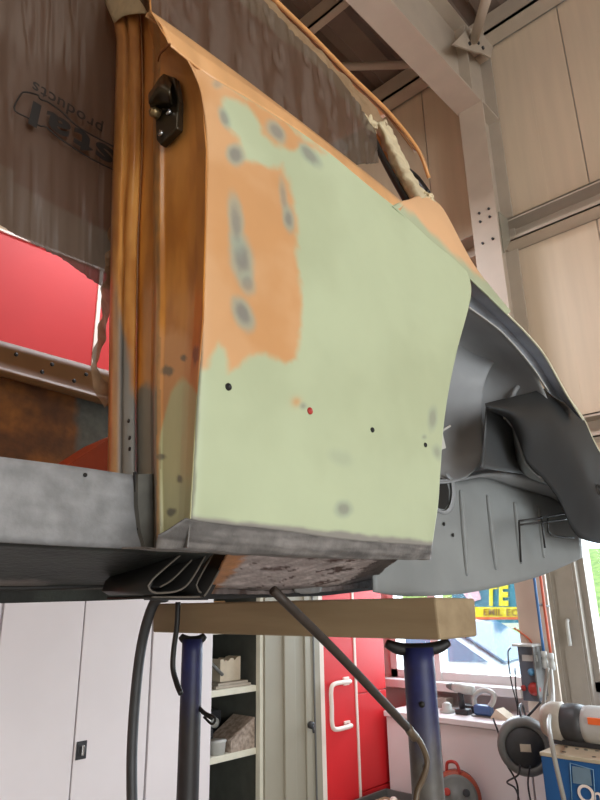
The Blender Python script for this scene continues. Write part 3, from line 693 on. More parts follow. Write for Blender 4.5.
for u, v in ((42, 372), (74, 381)):
    lathe('hole', [(.006, 0), (.006, .002)], at(u, v, Y=1.672), (0, -1, 0), m_black, body, seg=10)
prism('tunnel', [at(u, v, Y=1.3) for u, v in ((60, 470), (110, 438), (140, 425), (150, 480), (60, 480))], (0, .12, 0), mat('red_orange_paint', (190, 74, 30), .45), body)
box('floor_pan', (-.9, 1.2, .72, 1.76, 1.700, 1.704), mat('floor_pan_brown', (96, 60, 34), .6), body)
for xx in (-.35,):
    pass
tube('far_pillar', [at(150, 410, Y=1.74), at(190, 300, Y=1.72), at(230, 200, Y=1.7)], .03, MATS['rail_orange_dark'], body)

# ================================================================== MASKING
def film(name, outline_top, outline_bot, Y0, m, label, folds, n=90, mm=40, amp=.006, cat_='plastic film'):
    T = cat([at(u, v, Y=Y0) for u, v in outline_top], n); B = cat([at(u, v, Y=Y0) for u, v in outline_bot], n); G = []
    for i in range(n):
        row = []
        for j in range(mm):
            t = j/(mm-1); p = T[i].lerp(B[i], t)
            y = amp*.45*math.sin(i*folds+2*fbm(i*.07, t*1.2))*(.4+.6*t)+amp*.5*fbm(p.x*18, p.z*3)+amp*.9*max(0, 1-abs(fbm(i*.21, t*.5, 3))*14)
            row.append(p+Vector((0, y, 0)))
        G.append(row)
    o = grid(name, G, m, None, solid=0); return tag(o, label, cat_)
fd = film('masking_film', [(-80, -60), (0, -45), (70, -35), (150, -25)], [(-80, 185), (0, 226), (30, 240), (60, 258), (100, 284), (150, 312)], .80, m_film, 'brown see-through masking film with printed lettering hanging in the door opening', .22)
ex = at(60, 120, Y=.79)-at(61.0, 120, Y=.79); 
dirv = (at(31, 106, Y=.79)-at(115, 157, Y=.79)); dirv.normalize(); dwide = dirv*1.5
dn = (at(60, 140, Y=.79)-at(64, 120, Y=.79)).normalized()
L1 = (at(31, 106, Y=.79)-at(115, 157, Y=.79)).length/84.0
k = (at(60, 130, Y=.79)-at(60, 129, Y=.79)).length
lettering('crystal', at(29, 99, Y=.786), dwide, dn, k*33, m_ink, fd, align='RIGHT', bold=.03, depth=.0005)
lettering('products', at(32, 80, Y=.786), dirv, dn, k*17, m_ink, fd, align='RIGHT', depth=.0005)
for P in ([(120, 150), (80, 128), (62, 112), (48, 102), (40, 99), (38, 95), (25, 92), (20, 96), (14, 108), (18, 113), (28, 118), (40, 126), (46, 127), (62, 140), (90, 158), (120, 173)],):
    tube('outline', [at(u, v, Y=.787) for u, v in P], .0013, m_ink, fd, seg=5)
fs = loft('film_strip', [[(110, 225, .79), (107, 262, .775), (101, 300, .76), (96, 340, .75), (90, 372, .745), (96, 392, .74), (105, 408, .74)], [(122, 232, .79), (116, 270, .77), (110, 305, .765), (103, 345, .75), (99, 368, .75), (108, 384, .745), (113, 398, .745)]], m_strip, None, n=60, mm=12, jit=.008, jsc=45, solid=0)
tag(fs, 'crumpled torn strip of masking film dangling beside the orange pillar', 'plastic film')
wtop = [(120, -120), (215, -52), (256, -8), (290, 28), (322, 60), (354, 96), (376, 132)]
wbot = [(135, -10), (160, 30), (215, 72), (262, 106), (320, 150), (345, 164), (378, 163)]
fw = film('masking_film', wtop, wbot, .60, m_filmw, 'dark shiny masking film stretched over the rear side window', .5, n=110, amp=.004)
G = []
pp = loft('masking_paper', [[at(u, v, Y=.70) for u, v in ((165, -75), (238, 0), (275, 32), (310, 60), (333, 84), (356, 116), (366, 128))], [at(u, v, Y=.705) for u, v in ((215, -60), (272, 1), (308, 38), (345, 76), (368, 100), (382, 116), (388, 126))]], m_paperd, None, n=60, mm=14, jit=.006, jsc=35, solid=0)
tag(pp, 'translucent beige masking paper taped under the orange roof rail', 'masking paper')
tp = loft('masking_tape', [[at(u, v, Y=y) for u, v, y in ((374, 128, .72), (384, 150, .70), (396, 175, .66), (414, 206, .60))], [at(u, v, Y=y) for u, v, y in ((381, 122, .69), (392, 146, .67), (405, 170, .63), (421, 200, .57))], [at(u, v, Y=y) for u, v, y in ((387, 120, .72), (399, 146, .70), (412, 172, .66), (431, 199, .60))]], m_paper, None, n=40, mm=16, jit=.007, jsc=40, solid=.001)
tag(tp, 'beige masking tape wrapped round the slim rear roof pillar', 'masking tape')
def clump(c, rx, seed, label):
    bm = bmesh.new(); bmesh.ops.create_icosphere(bm, subdivisions=4, radius=1)
    for v in bm.verts:
        n = noise.noise(v.co*1.8+Vector((seed, 0, 0)))+.5*abs(noise.noise(v.co*4.5+Vector((seed, 5, 0))))
        v.co = Vector(c)+Vector((v.co.x*rx[0], v.co.y*rx[1], v.co.z*rx[2]))*(.8+.8*n)
    return tag(finish('crumpled_tape', bm, m_paper, None, smooth=False), label, 'masking tape')
clump(at(413, 207, Y=.575), (.020, .012, .014), 3, 'crumpled masking tape at the lower end of the rear pillar')
clump(at(429, 199, Y=.60), (.020, .010, .014), 9, 'torn tape wad on the rear shoulder beside the pillar base')
clump(at(370, 124, Y=.70), (.022, .012, .02), 5, 'crumpled masking tape at the upper end of the rear pillar')
tt = loft('masking_paper', [[at(u, v, X=.383) for u, v in ((96, -40), (104, -2), (114, 23))], [at(u, v, X=.379) for u, v in ((118, -40), (124, -6), (126, 15))], [at(u, v, X=.383) for u, v in ((140, -40), (142, -4), (147, 13))]], m_paper, None, n=16, mm=11, solid=.001, jit=.001)
tag(tt, 'pale masking paper wrapped round the top of the orange door pillar', 'masking paper')

# ================================================================== BEAM AND STANDS
bmh = prism('wooden_beam', [(.955, .588, 1.539), (1.080, .588, 1.539), (1.084, .588, 1.603), (.951, .588, 1.606)], (0, .815, 0), m_wood, bevel=.004)
tag(bmh, 'rough timber beam lying across two stands beneath the car body', 'beam')
def stand(x, y, r, low, sw, dk, label):
    t = empty('support_stand', (x, y, 0), label, 'stand')
    zs = [.02+k*.03 for k in range(50)]+[1.522]
    bm = bmesh.new(); L = bm.verts.layers.float_color.new('col'); rings = []
    for z in zs:
        ring = []
        for j in range(24):
            a = 2*math.pi*j/24; v = bm.verts.new((x+r*math.cos(a), y+r*math.sin(a), z)); n = fbm(z*9, a*1.2, x*5)
            v[L] = (*mix(lin((30, 36, 88)), lin(dk), sm(low+.03, low-.07, z+.05*n)), 1); ring.append(v)
        rings.append(ring)
    for p, q in zip(rings, rings[1:]):
        for j in range(24): bm.faces.new((p[j], p[(j+1) % 24], q[(j+1) % 24], q[j]))
    bm.faces.new(rings[0][::-1]); bm.faces.new(rings[-1])
    finish('post', bm, m_tube, t, smooth=True)
    lathe('base_plate', [(.15, 0), (.15, .012), (.05, .03)], (x, y, 0), (0, 0, 1), m_blue, t)
    d = Vector((.72, -.69, 0)); c = Vector((x, y, 1.522)); P = [c+d*s_*sw+Vector((0, 0, .012*abs(s_)**3-.004)) for s_ in (-1, -.7, -.35, 0, .35, .7, 1)]
    bm = bmesh.new()
    tubebm(bm, P, lambda t_: .0110-.004*abs(2*t_-1)**4, 10, 24); finish('saddle', bm, m_black, t, smooth=True, label='black curved saddle')
    return t
m_tube = mat('stand_tube_paint', (0, 0, 0), .5, vcol=True, var=.3, scale=40)
s1 = stand(1.02, .675, .0272, 1.40, .057, (92, 88, 84), 'blue stand post under the right end of the timber beam')
for u, v in ((411, 703), (413, 764)):
    p = at(u, v, X=1.0); pp_ = Vector((1.02, .675, p.z))+Vector((-.83, -.55, 0)).normalized()*.0283
    lathe('hole', [(.005, -.002), (.005, .001)], pp_+Vector((0, 0, 0)), (-.83, -.55, 0), m_black, s1, seg=12)
pl = at(192, 660, X=1.02)
s2 = stand(1.02, pl.y, .0255, 1.41, .030, (44, 40, 42), 'slimmer-looking blue stand post under the left end of the beam')
# cables and hoses near the beam
def cable(pts, r, m, label, name='cable', cat_='cable', seg=10):
    return tag(tube(name, pts, r, m, None, seg), label, cat_)
cable([at(u, v, X=x) for u, v, x in ((166, 597, .93), (156, 600, .925), (147, 622, .92), (140, 655, .92), (135, 700, .92), (132, 750, .92), (132, 800, .92), (134, 850, .92))], .0125, m_blackp, 'thick grey-black hose hanging from the left end of the beam', 'hose', 'hose')
cable([at(u, v, X=.93) for u, v in ((178, 602), (177, 625), (174, 648), (173, 668), (177, 684), (181, 694))], .0062, m_black, 'short thin black cable hanging in front of the left blue post')
cb2 = cable([at(u, v, X=1.03) for u, v in ((197, 705), (203, 712), (212, 718))], .005, m_black, 'little black cable end with clip sticking out behind the left post')
tube('clip', [at(206, 713, X=1.03), at(215, 718, X=1.03), at(212, 724, X=1.03), at(204, 717, X=1.03)], .003, m_black, cb2, seg=8)
hz = empty('brake_line', tuple(at(275, 592, Y=.6)), 'brown rod and thin hose slanting down across the right blue post', 'hose')
tube('rod', [at(273, 590, Y=.60), at(340, 656, Y=.60), at(408, 728, Y=.60)], .0062, mat('rusty_rod', (56, 44, 36), .6, var=.4, scale=60), hz, seg=10)
tube('thin_hose', [at(u, v, Y=.60) for u, v in ((406, 726), (416, 736), (423, 748), (427, 762), (423, 778), (417, 792), (415, 815))], .0045, mat('hose_bronze', (92, 76, 58), .45), hz, seg=8)
lathe('ferrule', [(.0060, -.012), (.0068, .0), (.0060, .016)], at(410, 731, Y=.60), (.7, 0, -.7), MATS['hose_bronze'], hz, seg=12)

# ================================================================== CABINETS (front plane Y=2.5)
YC = 2.5
def cabinet(x0, x1, doors, label, group=None, open_=None, z1=1.98):
    t = empty('cabinet', ((x0+x1)/2, YC+.2, 0), label, 'cabinet', group)
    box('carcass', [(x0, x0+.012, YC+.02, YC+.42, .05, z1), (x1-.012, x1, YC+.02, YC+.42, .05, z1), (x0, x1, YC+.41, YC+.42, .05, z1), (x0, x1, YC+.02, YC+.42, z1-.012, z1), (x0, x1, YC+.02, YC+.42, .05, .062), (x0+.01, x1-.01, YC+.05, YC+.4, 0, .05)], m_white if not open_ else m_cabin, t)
    for i, (a, b, h) in enumerate(doors):
        d = box('door', (a+.003, b-.003, YC, YC+.018, .06, z1-.01), m_white, t, bevel=.002)
        if h is not None:
            c = at(82, 750, Y=YC-.001); c.x = h
            box('handle_plate', (h-.022, h+.022, YC-.004, YC, c.z-.032, c.z+.032), m_dark, d, bevel=.002)
            lathe('handle_bowl', [(.018, 0), (.019, .003), (.014, .003), (.012, .0005)], (h, YC-.004, c.z), (0, -1, 0), m_blackp, d, seg=20)
            box('handle_grip', (h-.003, h+.007, YC-.014, YC-.004, c.z-.018, c.z+.018), m_chrome, d, bevel=.002)
    return t
cabinet(.375, 1.035, [(.375, .705, None), (.705, 1.035, None)], 'white double-door steel cabinet at the far left, no handle in view')
cabinet(1.04, 1.70, [(1.04, 1.37, None), (1.37, 1.70, 1.402)], 'white double-door steel cabinet with a dark recessed handle')
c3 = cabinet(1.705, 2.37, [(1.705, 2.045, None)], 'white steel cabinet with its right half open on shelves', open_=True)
box('side_edge', (2.35, 2.372, YC+.0, YC+.03, .05, 1.98), m_shelf, c3)
for z in (1.492, 1.215, .935, .62): box('shelf', (2.03, 2.352, YC+.03, YC+.40, z-.028, z), m_shelf, c3, bevel=.002)
box('back_post', (2.12, 2.14, YC+.385, YC+.40, .062, 1.96), m_midg, c3)
dd = bmesh.new(); bbox(dd, 2.375, 2.79, YC-.01, YC+.008, .06, 1.97)
od = finish('open_door', dd, m_doorin, c3, label='grey inner face of the opened door')
box('door_stiffener', (2.50, 2.58, YC-.026, YC-.01, .10, 1.93), m_doorin, od, bevel=.003)
box('door_stiffener', (2.66, 2.70, YC-.022, YC-.01, .10, 1.93), m_doorin, od, bevel=.003)
tube('lock_rod', [(2.735, YC-.016, .1), (2.735, YC-.016, 1.93)], .005, m_midg, od)
hp = at(310, 725, Y=YC-.03)
lathe('lock', [(.018, 0), (.018, .02), (.01, .024)], hp, (0, -1, 0), m_dark, od, seg=14)
tube('lock_lever', [hp+Vector((0, -.02, 0)), hp+Vector((.0, -.025, -.035))], .006, m_dark, od)
# on the shelves
def onshelf(z): return z+.0005
m_card = mat('pale_card', (214, 200, 178), .7); m_cardg = mat('grey_card', (170, 160, 146), .7)
# notched white carton on the upper shelf
z = 1.2155
tr = box('tray', [(2.11, 2.335, 2.55, 2.80, z, z+.012), (2.13, 2.325, 2.56, 2.79, z+.012, z+.024)], m_cardg, bevel=.002); tag(tr, 'flat pale tray under the notched carton on the upper shelf', 'tray')
pts = [(2.13, z+.025)]; x = 2.13; zt = z+.135
pts = [(2.13, z+.0245), (2.13, zt-.008), (2.15, zt-.008), (2.155, zt-.018), (2.17, zt-.012), (2.178, zt-.02), (2.195, zt-.006), (2.215, zt-.008), (2.22, zt-.018), (2.24, zt-.004), (2.262, zt), (2.262, z+.0245)]
tag(prism('carton', [(a+.045, 2.60, b) for a, b in pts], (0, .09, 0), m_card), 'pale carton with notched top edge on the upper cabinet shelf', 'box')
tag(tube('metal_bar', [(2.075, 2.57, z+.13), (2.165, 2.57, z+.06)], .008, m_midg), 'short grey metal bar leaning beside the notched carton', 'bar')
z = .9355
tag(prism('storage_bin', [(2.195, 2.535, z), (2.347, 2.535, z), (2.347, 2.535, z+.135), (2.32, 2.535, z+.12), (2.195, 2.535, z+.05)], (0, .16, 0), mat('bin_beige', (176, 160, 146), .6, rgb2=(128, 112, 100), scale=50)), 'mottled beige sloping storage bin on the lower cabinet shelf', 'bin')
tag(lathe('plastic_tub', [(.038, 0), (.042, .05), (.044, .052), (.044, .058), (.02, .06)], (2.142, 2.575, z), (0, 0, 1), m_lightg), 'small pale lidded tub at the left of the lower shelf', 'tub')
tag(box('black_case', (2.06, 2.165, 2.63, 2.78, z, z+.10), m_dark, bevel=.006), 'dark case behind the pale tub on the lower shelf', 'case')
tag(lathe('tape_roll', [(.010, 0), (.024, 0), (.024, .03), (.010, .03), (.010, 0)], (2.26, 2.76, z+.10), (0, -1, 0), m_lightg, seg=20), 'small pale ring lying on the parts behind the sloping bin', 'roll')
tag(box('dark_parts_tray', (2.19, 2.33, 2.77, 2.86, z, z+.15), m_dark, bevel=.004), 'dark tray of parts behind the sloping bin', 'tray')
tag(box('brown_box', (2.06, 2.2, 2.60, 2.82, 1.4925, 1.62), mat('brown_card', (140, 104, 60), .7), bevel=.003), 'brown box on the top shelf of the open cabinet, half hidden by the beam', 'box')
# ------------------------------------------------------------------ red boards
rc = empty('red_cabinet', (3.1, YC+.3, 0), 'tall red cabinet with a white bow handle and white edge strips', 'cabinet')
box('carcass', (2.84, 3.415, YC+.03, YC+.42, 0, 2.35), m_red, rc)
dr = box('door', (2.83, 3.10, YC, YC+.028, .06, 2.34), m_red, rc, bevel=.002)
box('side_board', [(3.12, 3.415, YC+.012, YC+.03, 1.10, 2.34), (3.12, 3.415, YC+.012, YC+.03, .60, 1.092), (3.12, 3.415, YC+.012, YC+.03, .06, .592)], m_red, rc, bevel=.002)
box('edge_strip', (2.795, 2.828, YC-.006, YC+.03, 0, 2.35), m_joint, rc); box('edge_strip', (3.10, 3.116, YC-.006, YC+.03, 0, 2.35), m_joint, rc)
a1, a2 = at(345, 681, Y=YC-.0), at(346, 725, Y=YC-.0); xl = at(326, 700, Y=YC).x
for q in (a1, a2): box('handle_foot', (q.x-.022, q.x+.026, YC-.012, YC+.0, q.z-.022, q.z+.022), m_joint, dr, bevel=.003)
o_ = Vector((0, -.035, 0))
tube('handle', [a1+Vector((0, -.01, 0)), a1+o_, Vector((xl+.03, YC-.04, a1.z)), Vector((xl, YC-.04, a1.z-.03)), Vector((xl, YC-.04, (a1.z+a2.z)/2)), Vector((xl, YC-.04, a2.z+.03)), Vector((xl+.03, YC-.04, a2.z)), a2+o_, a2+Vector((0, -.01, 0))], .012, m_joint, dr, seg=12, label='white bow handle')
rp = empty('red_partition', (1.6, 3.0, 0), 'large bright red panelled board wall above the white cabinets, with white joints', 'partition')
xs = [-.42, .58, 1.545, 2.51, 3.48]
for i, (a, b) in enumerate(zip(xs, xs[1:])):
    box('board', (a+.010, b-.010, 2.95, 2.975, 0, 3.40), m_redd, rp)
    if i: box('joint_strip', (a-.011, a+.011, 2.942, 2.975, 0, 3.40), m_joint, rp)
box('joint_strip', (xs[0], xs[-1], 2.94, 2.98, 3.40, 3.412), m_joint, rp, label='white top strip')
# crates by the red cabinet
ct = at(372, 790, Y=2.42)
tg = empty('tray_table', (3.2, 2.3, 0), 'low grey tray on a stand holding a small wooden box beside the red cabinet', 'tray')
box('tray_rim', [(2.98, 3.32, 2.10, 2.11, .52, .585), (2.98, 3.32, 2.47, 2.48, .52, .585), (2.98, 2.99, 2.10, 2.48, .52, .585), (3.31, 3.32, 2.10, 2.48, .52, .585), (2.98, 3.32, 2.10, 2.48, .51, .52)], m_midg, tg)
for xx in (3.0, 3.30):
    for yy in (2.12, 2.46): tube('leg', [(xx, yy, 0), (xx, yy, .51)], .012, m_midg, tg, seg=8)
wbx = empty('wooden_box', (3.06, 2.3, .5215), 'small pale wooden box with two white knobs, standing in the grey tray', 'box')
box('box_body', (2.995, 3.14, 2.20, 2.36, .5215, .60), m_wood, wbx, bevel=.004)
for xx, yy in ((3.03, 2.27), (3.10, 2.27)): lathe('knob', [(.018, .60), (.02, .61), (.012, .618)], (xx, yy, 0), (0, 0, 1), m_joint, wbx, seg=14)

# ================================================================== BENCH UNDER THE WINDOW
bn = empty('bench', (3.55, 1.8, 0), 'long white bench cupboard under the window carrying tools', 'bench')
box('worktop', (3.34, 3.78, .6, 2.485, .955, .985), m_white, bn, bevel=.004)
for a, b in ((.62, 1.10), (1.11, 1.60), (1.61, 2.115), (2.125, 2.48)): box('front_panel', (3.36, 3.378, a, b, .05, .95), m_white, bn, bevel=.002)
box('carcass', (3.38, 3.77, .62, 2.48, .0, .95), m_wallw, bn)
zt = .9855
# drill
P0 = at(462, 703, X=3.5); P0.z = zt
dr_ = empty('cordless_drill', (P0.x, P0.y, zt), 'grey cordless drill standing upright on its battery on the bench', 'drill')
box('battery', (P0.x-.03, P0.x+.03, P0.y-.045, P0.y+.035, zt, zt+.03), m_dark, dr_, bevel=.006)
tube('grip', [(P0.x, P0.y, zt+.03), (P0.x, P0.y+.004, zt+.12)], .017, m_dark, dr_)
lathe('motor_body', [(.012, -.085), (.024, -.08), (.027, -.02), (.027, .03), (.02, .05)], (P0.x, P0.y, zt+.135), (0, 1, .08), m_lightg, dr_, seg=18)
lathe('chuck', [(.02, .05), (.017, .07), (.010, .09), (.004, .092)], (P0.x, P0.y, zt+.135), (0, 1, .08), m_midg, dr_, seg=16)
# jigsaw
P1 = at(482, 706, X=3.5)
jg = empty('jigsaw', (P1.x, P1.y, zt), 'pale blue-grey jigsaw with a loop handle beside the drill', 'power tool')
box('sole', (P1.x-.03, P1.x+.03, P1.y-.07, P1.y+.055, zt, zt+.006), m_midg, jg)
box('tool_body', (P1.x-.024, P1.x+.024, P1.y-.06, P1.y+.045, zt+.006, zt+.06), mat('tool_blue', (70, 100, 150), .4), jg, bevel=.012)
tube('loop_handle', [(P1.x, P1.y+.045, zt+.05), (P1.x, P1.y+.04, zt+.10), (P1.x, P1.y-.02, zt+.135), (P1.x, P1.y-.075, zt+.12), (P1.x, P1.y-.07, zt+.08), (P1.x, P1.y-.04, zt+.05)], .014, m_lightg, jg)
P2 = at(447, 709, X=3.5)
hd = lathe('sander', [(.042, 0), (.045, .012), (.03, .02), (.026, .045), (.012, .055)], (P2.x, P2.y, zt), (0, 0, 1), m_lightg, seg=20); tag(hd, 'small round pale sander left of the drill on the bench', 'power tool')
P3 = at(498, 716, X=3.46)
tag(prism('folded_paper', [(P3.x, P3.y-.07, zt), (P3.x, P3.y+.05, zt), (P3.x+.0, P3.y+.01, zt+.05)], (.09, 0, 0), m_card), 'folded pale paper lying right of the jigsaw on the bench', 'paper')
P4 = at(470, 707, X=3.6)
tag(box('charger', (P4.x-.04, P4.x+.04, P4.y-.05, P4.y+.05, zt, zt+.04), m_dark, bevel=.01), 'dark charger block behind the drill and jigsaw', 'charger')
tag(box('metal_box', (3.62, 3.70, 2.22, 2.42, zt, zt+.055), m_frame, bevel=.003), 'long grey box at the back of the bench left of the drill', 'box')
# orange extension reel on the floor side of the bench
rc_ = at(457, 797, X=3.22)
er = empty('cable_reel', (rc_.x, rc_.y, .4), 'round cable reel with orange-red cable in front of the bench', 'cable reel')
ax = Vector((-.85, -.5, .1)).normalized()
lathe('front_disc', [(.004, .03), (.095, .03), (.105, .034), (.105, .042), (.09, .044), (.035, .048), (.03, .06), (.004, .06)], rc_, ax, m_midg, er, seg=36)
lathe('orange_cable', [(.06, -.05), (.115, -.045), (.122, -.02), (.122, .01), (.112, .03), (.06, .03)], rc_, ax, mat('cable_orange', (170, 74, 48), .5, var=.4, scale=60, stretch=(1, 1, 8)), er, seg=36)
lathe('back_disc', [(.004, -.06), (.12, -.06), (.12, -.05), (.004, -.05)], rc_, ax, m_dark, er, seg=36)
for k_ in range(3):
    q = ax.to_track_quat('Z', 'Y'); a_ = k_*2.1+.5
    lathe('socket', [(.018, .044), (.018, .052), (.012, .053)], rc_+q @ Vector((.055*math.cos(a_), .055*math.sin(a_), 0)), ax, m_redp if k_ == 1 else m_dark, er, seg=14)
hq = rc_+Vector((0, 0, .12))
tube('carry_handle', [hq+Vector((0, .05, -.02)), hq+Vector((0, .04, .03)), hq+Vector((0, -.01, .035)), hq+Vector((0, -.03, -.01))], .008, m_redp, er)
box('reel_foot', (rc_.x-.02, rc_.x+.06, rc_.y-.1, rc_.y+.1, 0, rc_.z-.10), m_dark, er)
# grey round reel hanging before the bench
gc = at(525, 746, X=3.12)
gr = empty('hose_reel', (gc.x, gc.y, gc.z-.12), 'dark grey round hose reel with a small pale label, hanging by the pillar', 'reel')
ax2 = Vector((-.9, -.42, -.02)).normalized()
lathe('drum', [(.01, -.05), (.112, -.05), (.124, -.04), (.124, .02), (.112, .035), (.09, .036), (.088, .028), (.01, .028)], gc, ax2, m_midg, gr, seg=40)
lathe('centre', [(.086, .028), (.084, .034), (.02, .038), (.004, .038)], gc, ax2, m_blackp, gr, seg=36)
q2 = ax2.to_track_quat('Z', 'Y')
lb = [gc+ax2*.040+Vector((.42*s, -.9*s, 0))*1+Vector((0, 0, zz)) for s, zz in ((-.022, -.016), (.026, -.016), (.026, .016), (-.022, .016))]
prism('label_plate', lb, ax2*.002, m_card, gr)
tube('hook', [gc+Vector((0, 0, .10)), gc+Vector((.03, .02, .15)), gc+Vector((.12, .05, .16)), gc+Vector((.205, .08, .10))], .006, m_dark, gr)
tube('wall_arm', [gc+Vector((.05, 0, 0)), gc+Vector((.20, .05, .02))], .012, m_dark, gr)
# thin cables around the bench
cable([at(u, v, X=3.1) for u, v in ((493, 718), (500, 738), (501, 752), (507, 765), (517, 784), (518, 810))], .0045, m_dark, 'thin dark cable looping down the bench front, left one')
cable([at(u, v, X=3.0) for u, v in ((520, 765), (518, 775), (507, 782), (515, 788), (519, 800), (519, 812))], .004, m_dark, 'thin dark cable below the grey reel, coiling left')
cable([at(u, v, X=3.05) for u, v in ((530, 766), (528, 785), (533, 812))], .004, m_dark, 'thin dark cable hanging straight below the grey reel')
cable([at(u, v, X=3.36) for u, v in ((511, 648), (508, 653), (511, 680), (517, 705), (518, 720))], .0035, m_dark, 'thin cable beside the switch box, outer left one')
cable([at(u, v, X=3.36) for u, v in ((515, 668), (516, 690), (520, 715), (521, 722))], .0035, m_dark, 'thin cable beside the switch box, inner one')
cable([at(u, v, X=3.3) for u, v in ((541, 702), (530, 714), (522, 722))], .006, m_dark, 'short black lead running from the switch box down to the grey reel')
# switch box on pillar
def PX(u, v, X=3.41): return at(u, v, X=X)
q1, q3 = PX(517, 646), PX(540, 702)
sb_ = empty('switch_box', ((3.46), (q1.y+q3.y)/2, q3.z), 'grey control box with blue and red switches on the steel column', 'switch box')
box('case', (3.41, 3.4995, q3.y, q1.y, q3.z, q1.z), mat('box_bluegrey', (96, 104, 116), .45), sb_, bevel=.004)
box('lid', (3.37, 3.4995, q3.y-.012, q1.y+.01, q1.z, q1.z+.012), m_lightg, sb_, bevel=.002)
box('side_plate', (3.38, 3.4995, q3.y-.012, q3.y-.003, q3.z+.02, q1.z), m_midg, sb_, bevel=.002)
p = PX(532, 672); lathe('blue_switch', [(.018, 0), (.018, .012), (.012, .02)], p, (-1, 0, 0), mat('switch_blue', (90, 150, 190), .4), sb_, seg=16)
p = PX(535, 689); lathe('red_switch', [(.032, 0), (.032, .012), (.02, .03), (.014, .034)], p, (-1, 0, 0), m_redp, sb_, seg=20)
p = PX(524, 688); lathe('red_lamp', [(.014, 0), (.014, .01)], p, (-1, 0, 0), m_redp, sb_, seg=16)
p = PX(530, 658); box('display', (3.402, 3.41, p.y-.04, p.y+.04, p.z-.015, p.z+.015), m_lightg, sb_)
cable([at(u, v, X=3.49) for u, v in ((514, 628), (520, 632), (528, 638), (532, 643))], .0045, mat('thin_red', (214, 110, 80), .5), 'thin reddish cable running down to the top of the switch box')
# air pipes
for nm, us, mt_, lbl in (('air_pipe', ((538, 560), (540, 600), (544, 655)), mat('pipe_blue', (52, 104, 158), .4), 'blue vertical air pipe on the steel column'), ('air_pipe', ((543.5, 560), (546.5, 600), (551, 657)), mat('pipe_red', (196, 92, 64), .4), 'orange-red vertical air pipe beside the blue pipe')):
    P = [at(u, v, X=3.44) for u, v in us]
    t = empty(nm, tuple(P[-1]), lbl, 'pipe')
    P = [Vector((3.44, P[-1].y+.0, 2.38)), Vector((3.44, P[-1].y, 1.8)), P[-1]]
    tube('pipe', P, .0075, mt_, t, seg=10)
    e = P[-1]
    lathe('coupling', [(.009, .02), (.015, .018), (.015, -.01), (.011, -.012), (.016, -.03), (.016, -.06), (.010, -.065)], e, (0, 0, 1), m_lightg, t, seg=14)
    tube('bracket', [e+Vector((0, 0, .25)), Vector((3.4995, e.y, e.z+.25))], .006, m_midg, t)
cable([at(u, v, X=x) for u, v, x in ((551, 668, 3.44), (553, 700, 3.2), (549, 722, 2.86), (551, 740, 2.74), (556, 765, 2.72), (564, 800, 2.72), (567, 815, 2.72))], .0095, mat('hose_grey', (150, 146, 138), .45), 'pale grey air hose running down in front of the blue box', 'air_hose', 'hose')
cable([at(u, v, X=3.38) for u, v in ((548, 668), (545, 690), (543, 712), (541, 726))], .008, MATS['hose_grey'], 'shorter grey hose hanging beneath the blue pipe', 'air_hose', 'hose')
# blue box with perforated top and tool
tb = empty('work_table', (3.0, .95, 0), 'plain grey stand carrying the blue box', 'table')
box('table_top', (2.75, 3.26, .55, 1.36, .52, .545), m_midg, tb)
for xx in (2.78, 3.23):
    for yy in (.58, 1.33): tube('leg', [(xx, yy, 0), (xx, yy, .52)], .016, m_midg, tb, seg=8)
bb = empty('blue_box', (3.0, .95, .5455), 'blue box with beige perforated top and white letter O on its face', 'box')
box('box_body', (2.80, 3.20, .62, 1.292, .5455, .985), m_bluebox, bb, bevel=.003)
tpb = box('perforated_top', (2.797, 3.203, .617, 1.295, .985, 1.0), m_boxtop, bb, bevel=.003)
for u, v in ((569, 739), (586, 738), (566, 747), (577, 749), (586, 750), (597, 747), (564, 752), (594, 757), (597, 751)):
    p = at(u, v, Z=1.0)
    lathe('hole', [(.008, -.001), (.008, .0012), (.001, .0012)], p, (0, 0, 1), m_dark, tpb, seg=10)
def BF(u, v, d=.003): return at(u, v, X=2.80-d)
for P in ([(570, 763), (592, 767), (595, 800)], [(570, 763), (572, 800)]):
    tube('frame_line', [BF(u, v) for u, v in P], .002, mat('pale_blue', (120, 160, 190), .5), bb, seg=5, n=len(P))
prism('picture', [BF(u, v) for u, v in ((572, 766), (590, 769), (592, 786), (573, 783))], (.002, 0, 0), mat('picture_grey', (110, 134, 150), .5), bb)
exb = Vector((0, -1, 0)); eyb = Vector((0, 0, 1))
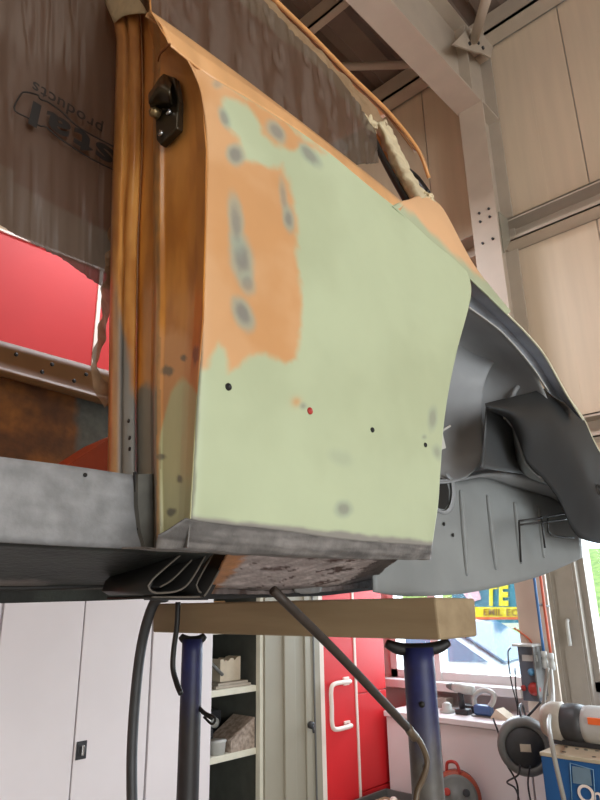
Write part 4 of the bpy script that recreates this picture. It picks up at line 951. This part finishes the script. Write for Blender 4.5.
lettering('O', BF(578, 800.5), exb, eyb, .085, m_joint, bb, depth=.05); lettering('n', BF(593, 803), exb, eyb, .085, m_joint, bb, depth=.05)
pc = at(560, 716, X=3.02); pc.z = 1.0+.078
pt = empty('polisher', (pc.x, pc.y, 1.0), 'big grey cylindrical power tool with orange label lying on the blue box', 'power tool')
axp = Vector((0, -1, 0)); c0 = Vector((3.02, pc.y+.07, 1.085))
lathe('end_cap', [(.03, -.012), (.062, 0), (.078, .03), (.08, .08), (.066, .095)], c0, axp, mat('cap_beige', (176, 166, 152), .6, var=.25), pt, seg=32)
lathe('dark_collar', [(.066, .08), (.076, .10), (.078, .15), (.072, .18)], c0, axp, m_blackp, pt, seg=32)
lathe('tool_body', [(.070, .17), (.076, .20), (.076, .42), (.06, .44)], c0, axp, m_lightg, pt, seg=32)
box('orange_label', (2.935, 2.95, c0.y-.32, c0.y-.22, 1.10, 1.125), m_orl, pt)
box('rest_foot', (2.98, 3.06, c0.y-.40, c0.y-.02, 1.0005, 1.02), m_dark, pt)

# lamps under the roof (out of view, added to light the car and cabinets)
for i, (x, y, zz) in enumerate(((1.4, -1.6, 4.68), (-2.6, 1.9, 4.68), (1.9, 2.15, 4.36))):
    hw = 1.2 if i < 2 else .8
    t = empty('unseen_lamp', (x, y, zz), ['unseen tube lamp above the near side of the car body', 'unseen tube lamp above the left part of the hall', 'unseen tube lamp added above the cabinets'][i], 'lamp')
    box('housing', (x-hw, x+hw, y-.1, y+.1, zz, zz+.06), m_lightg, t)
    tube('hanger', [(x, y, zz+.06), (x, y, 5.9)], .006, m_midg, t)

# repeats carry a shared group
for o in COL.objects:
    if o.parent is None and o.get('category'):
        for nm, g in (('support_stand', 'blue stands under the timber beam'), ('cabinet', 'white steel cabinets in a row'), ('unseen_lamp', 'unseen tube lamps under the roof'), ('crumpled_tape', 'crumpled tape wads round the rear pillar'), ('air_pipe', 'air pipes on the steel column')):
            if o.name.split('.')[0] == nm: o['group'] = g
        if o.name.split('.')[0] == 'cable' and 'post' not in o['label']: o['group'] = 'thin cables by the bench'
        if o['category'] == 'car': o['group'] = 'parked white cars outside'
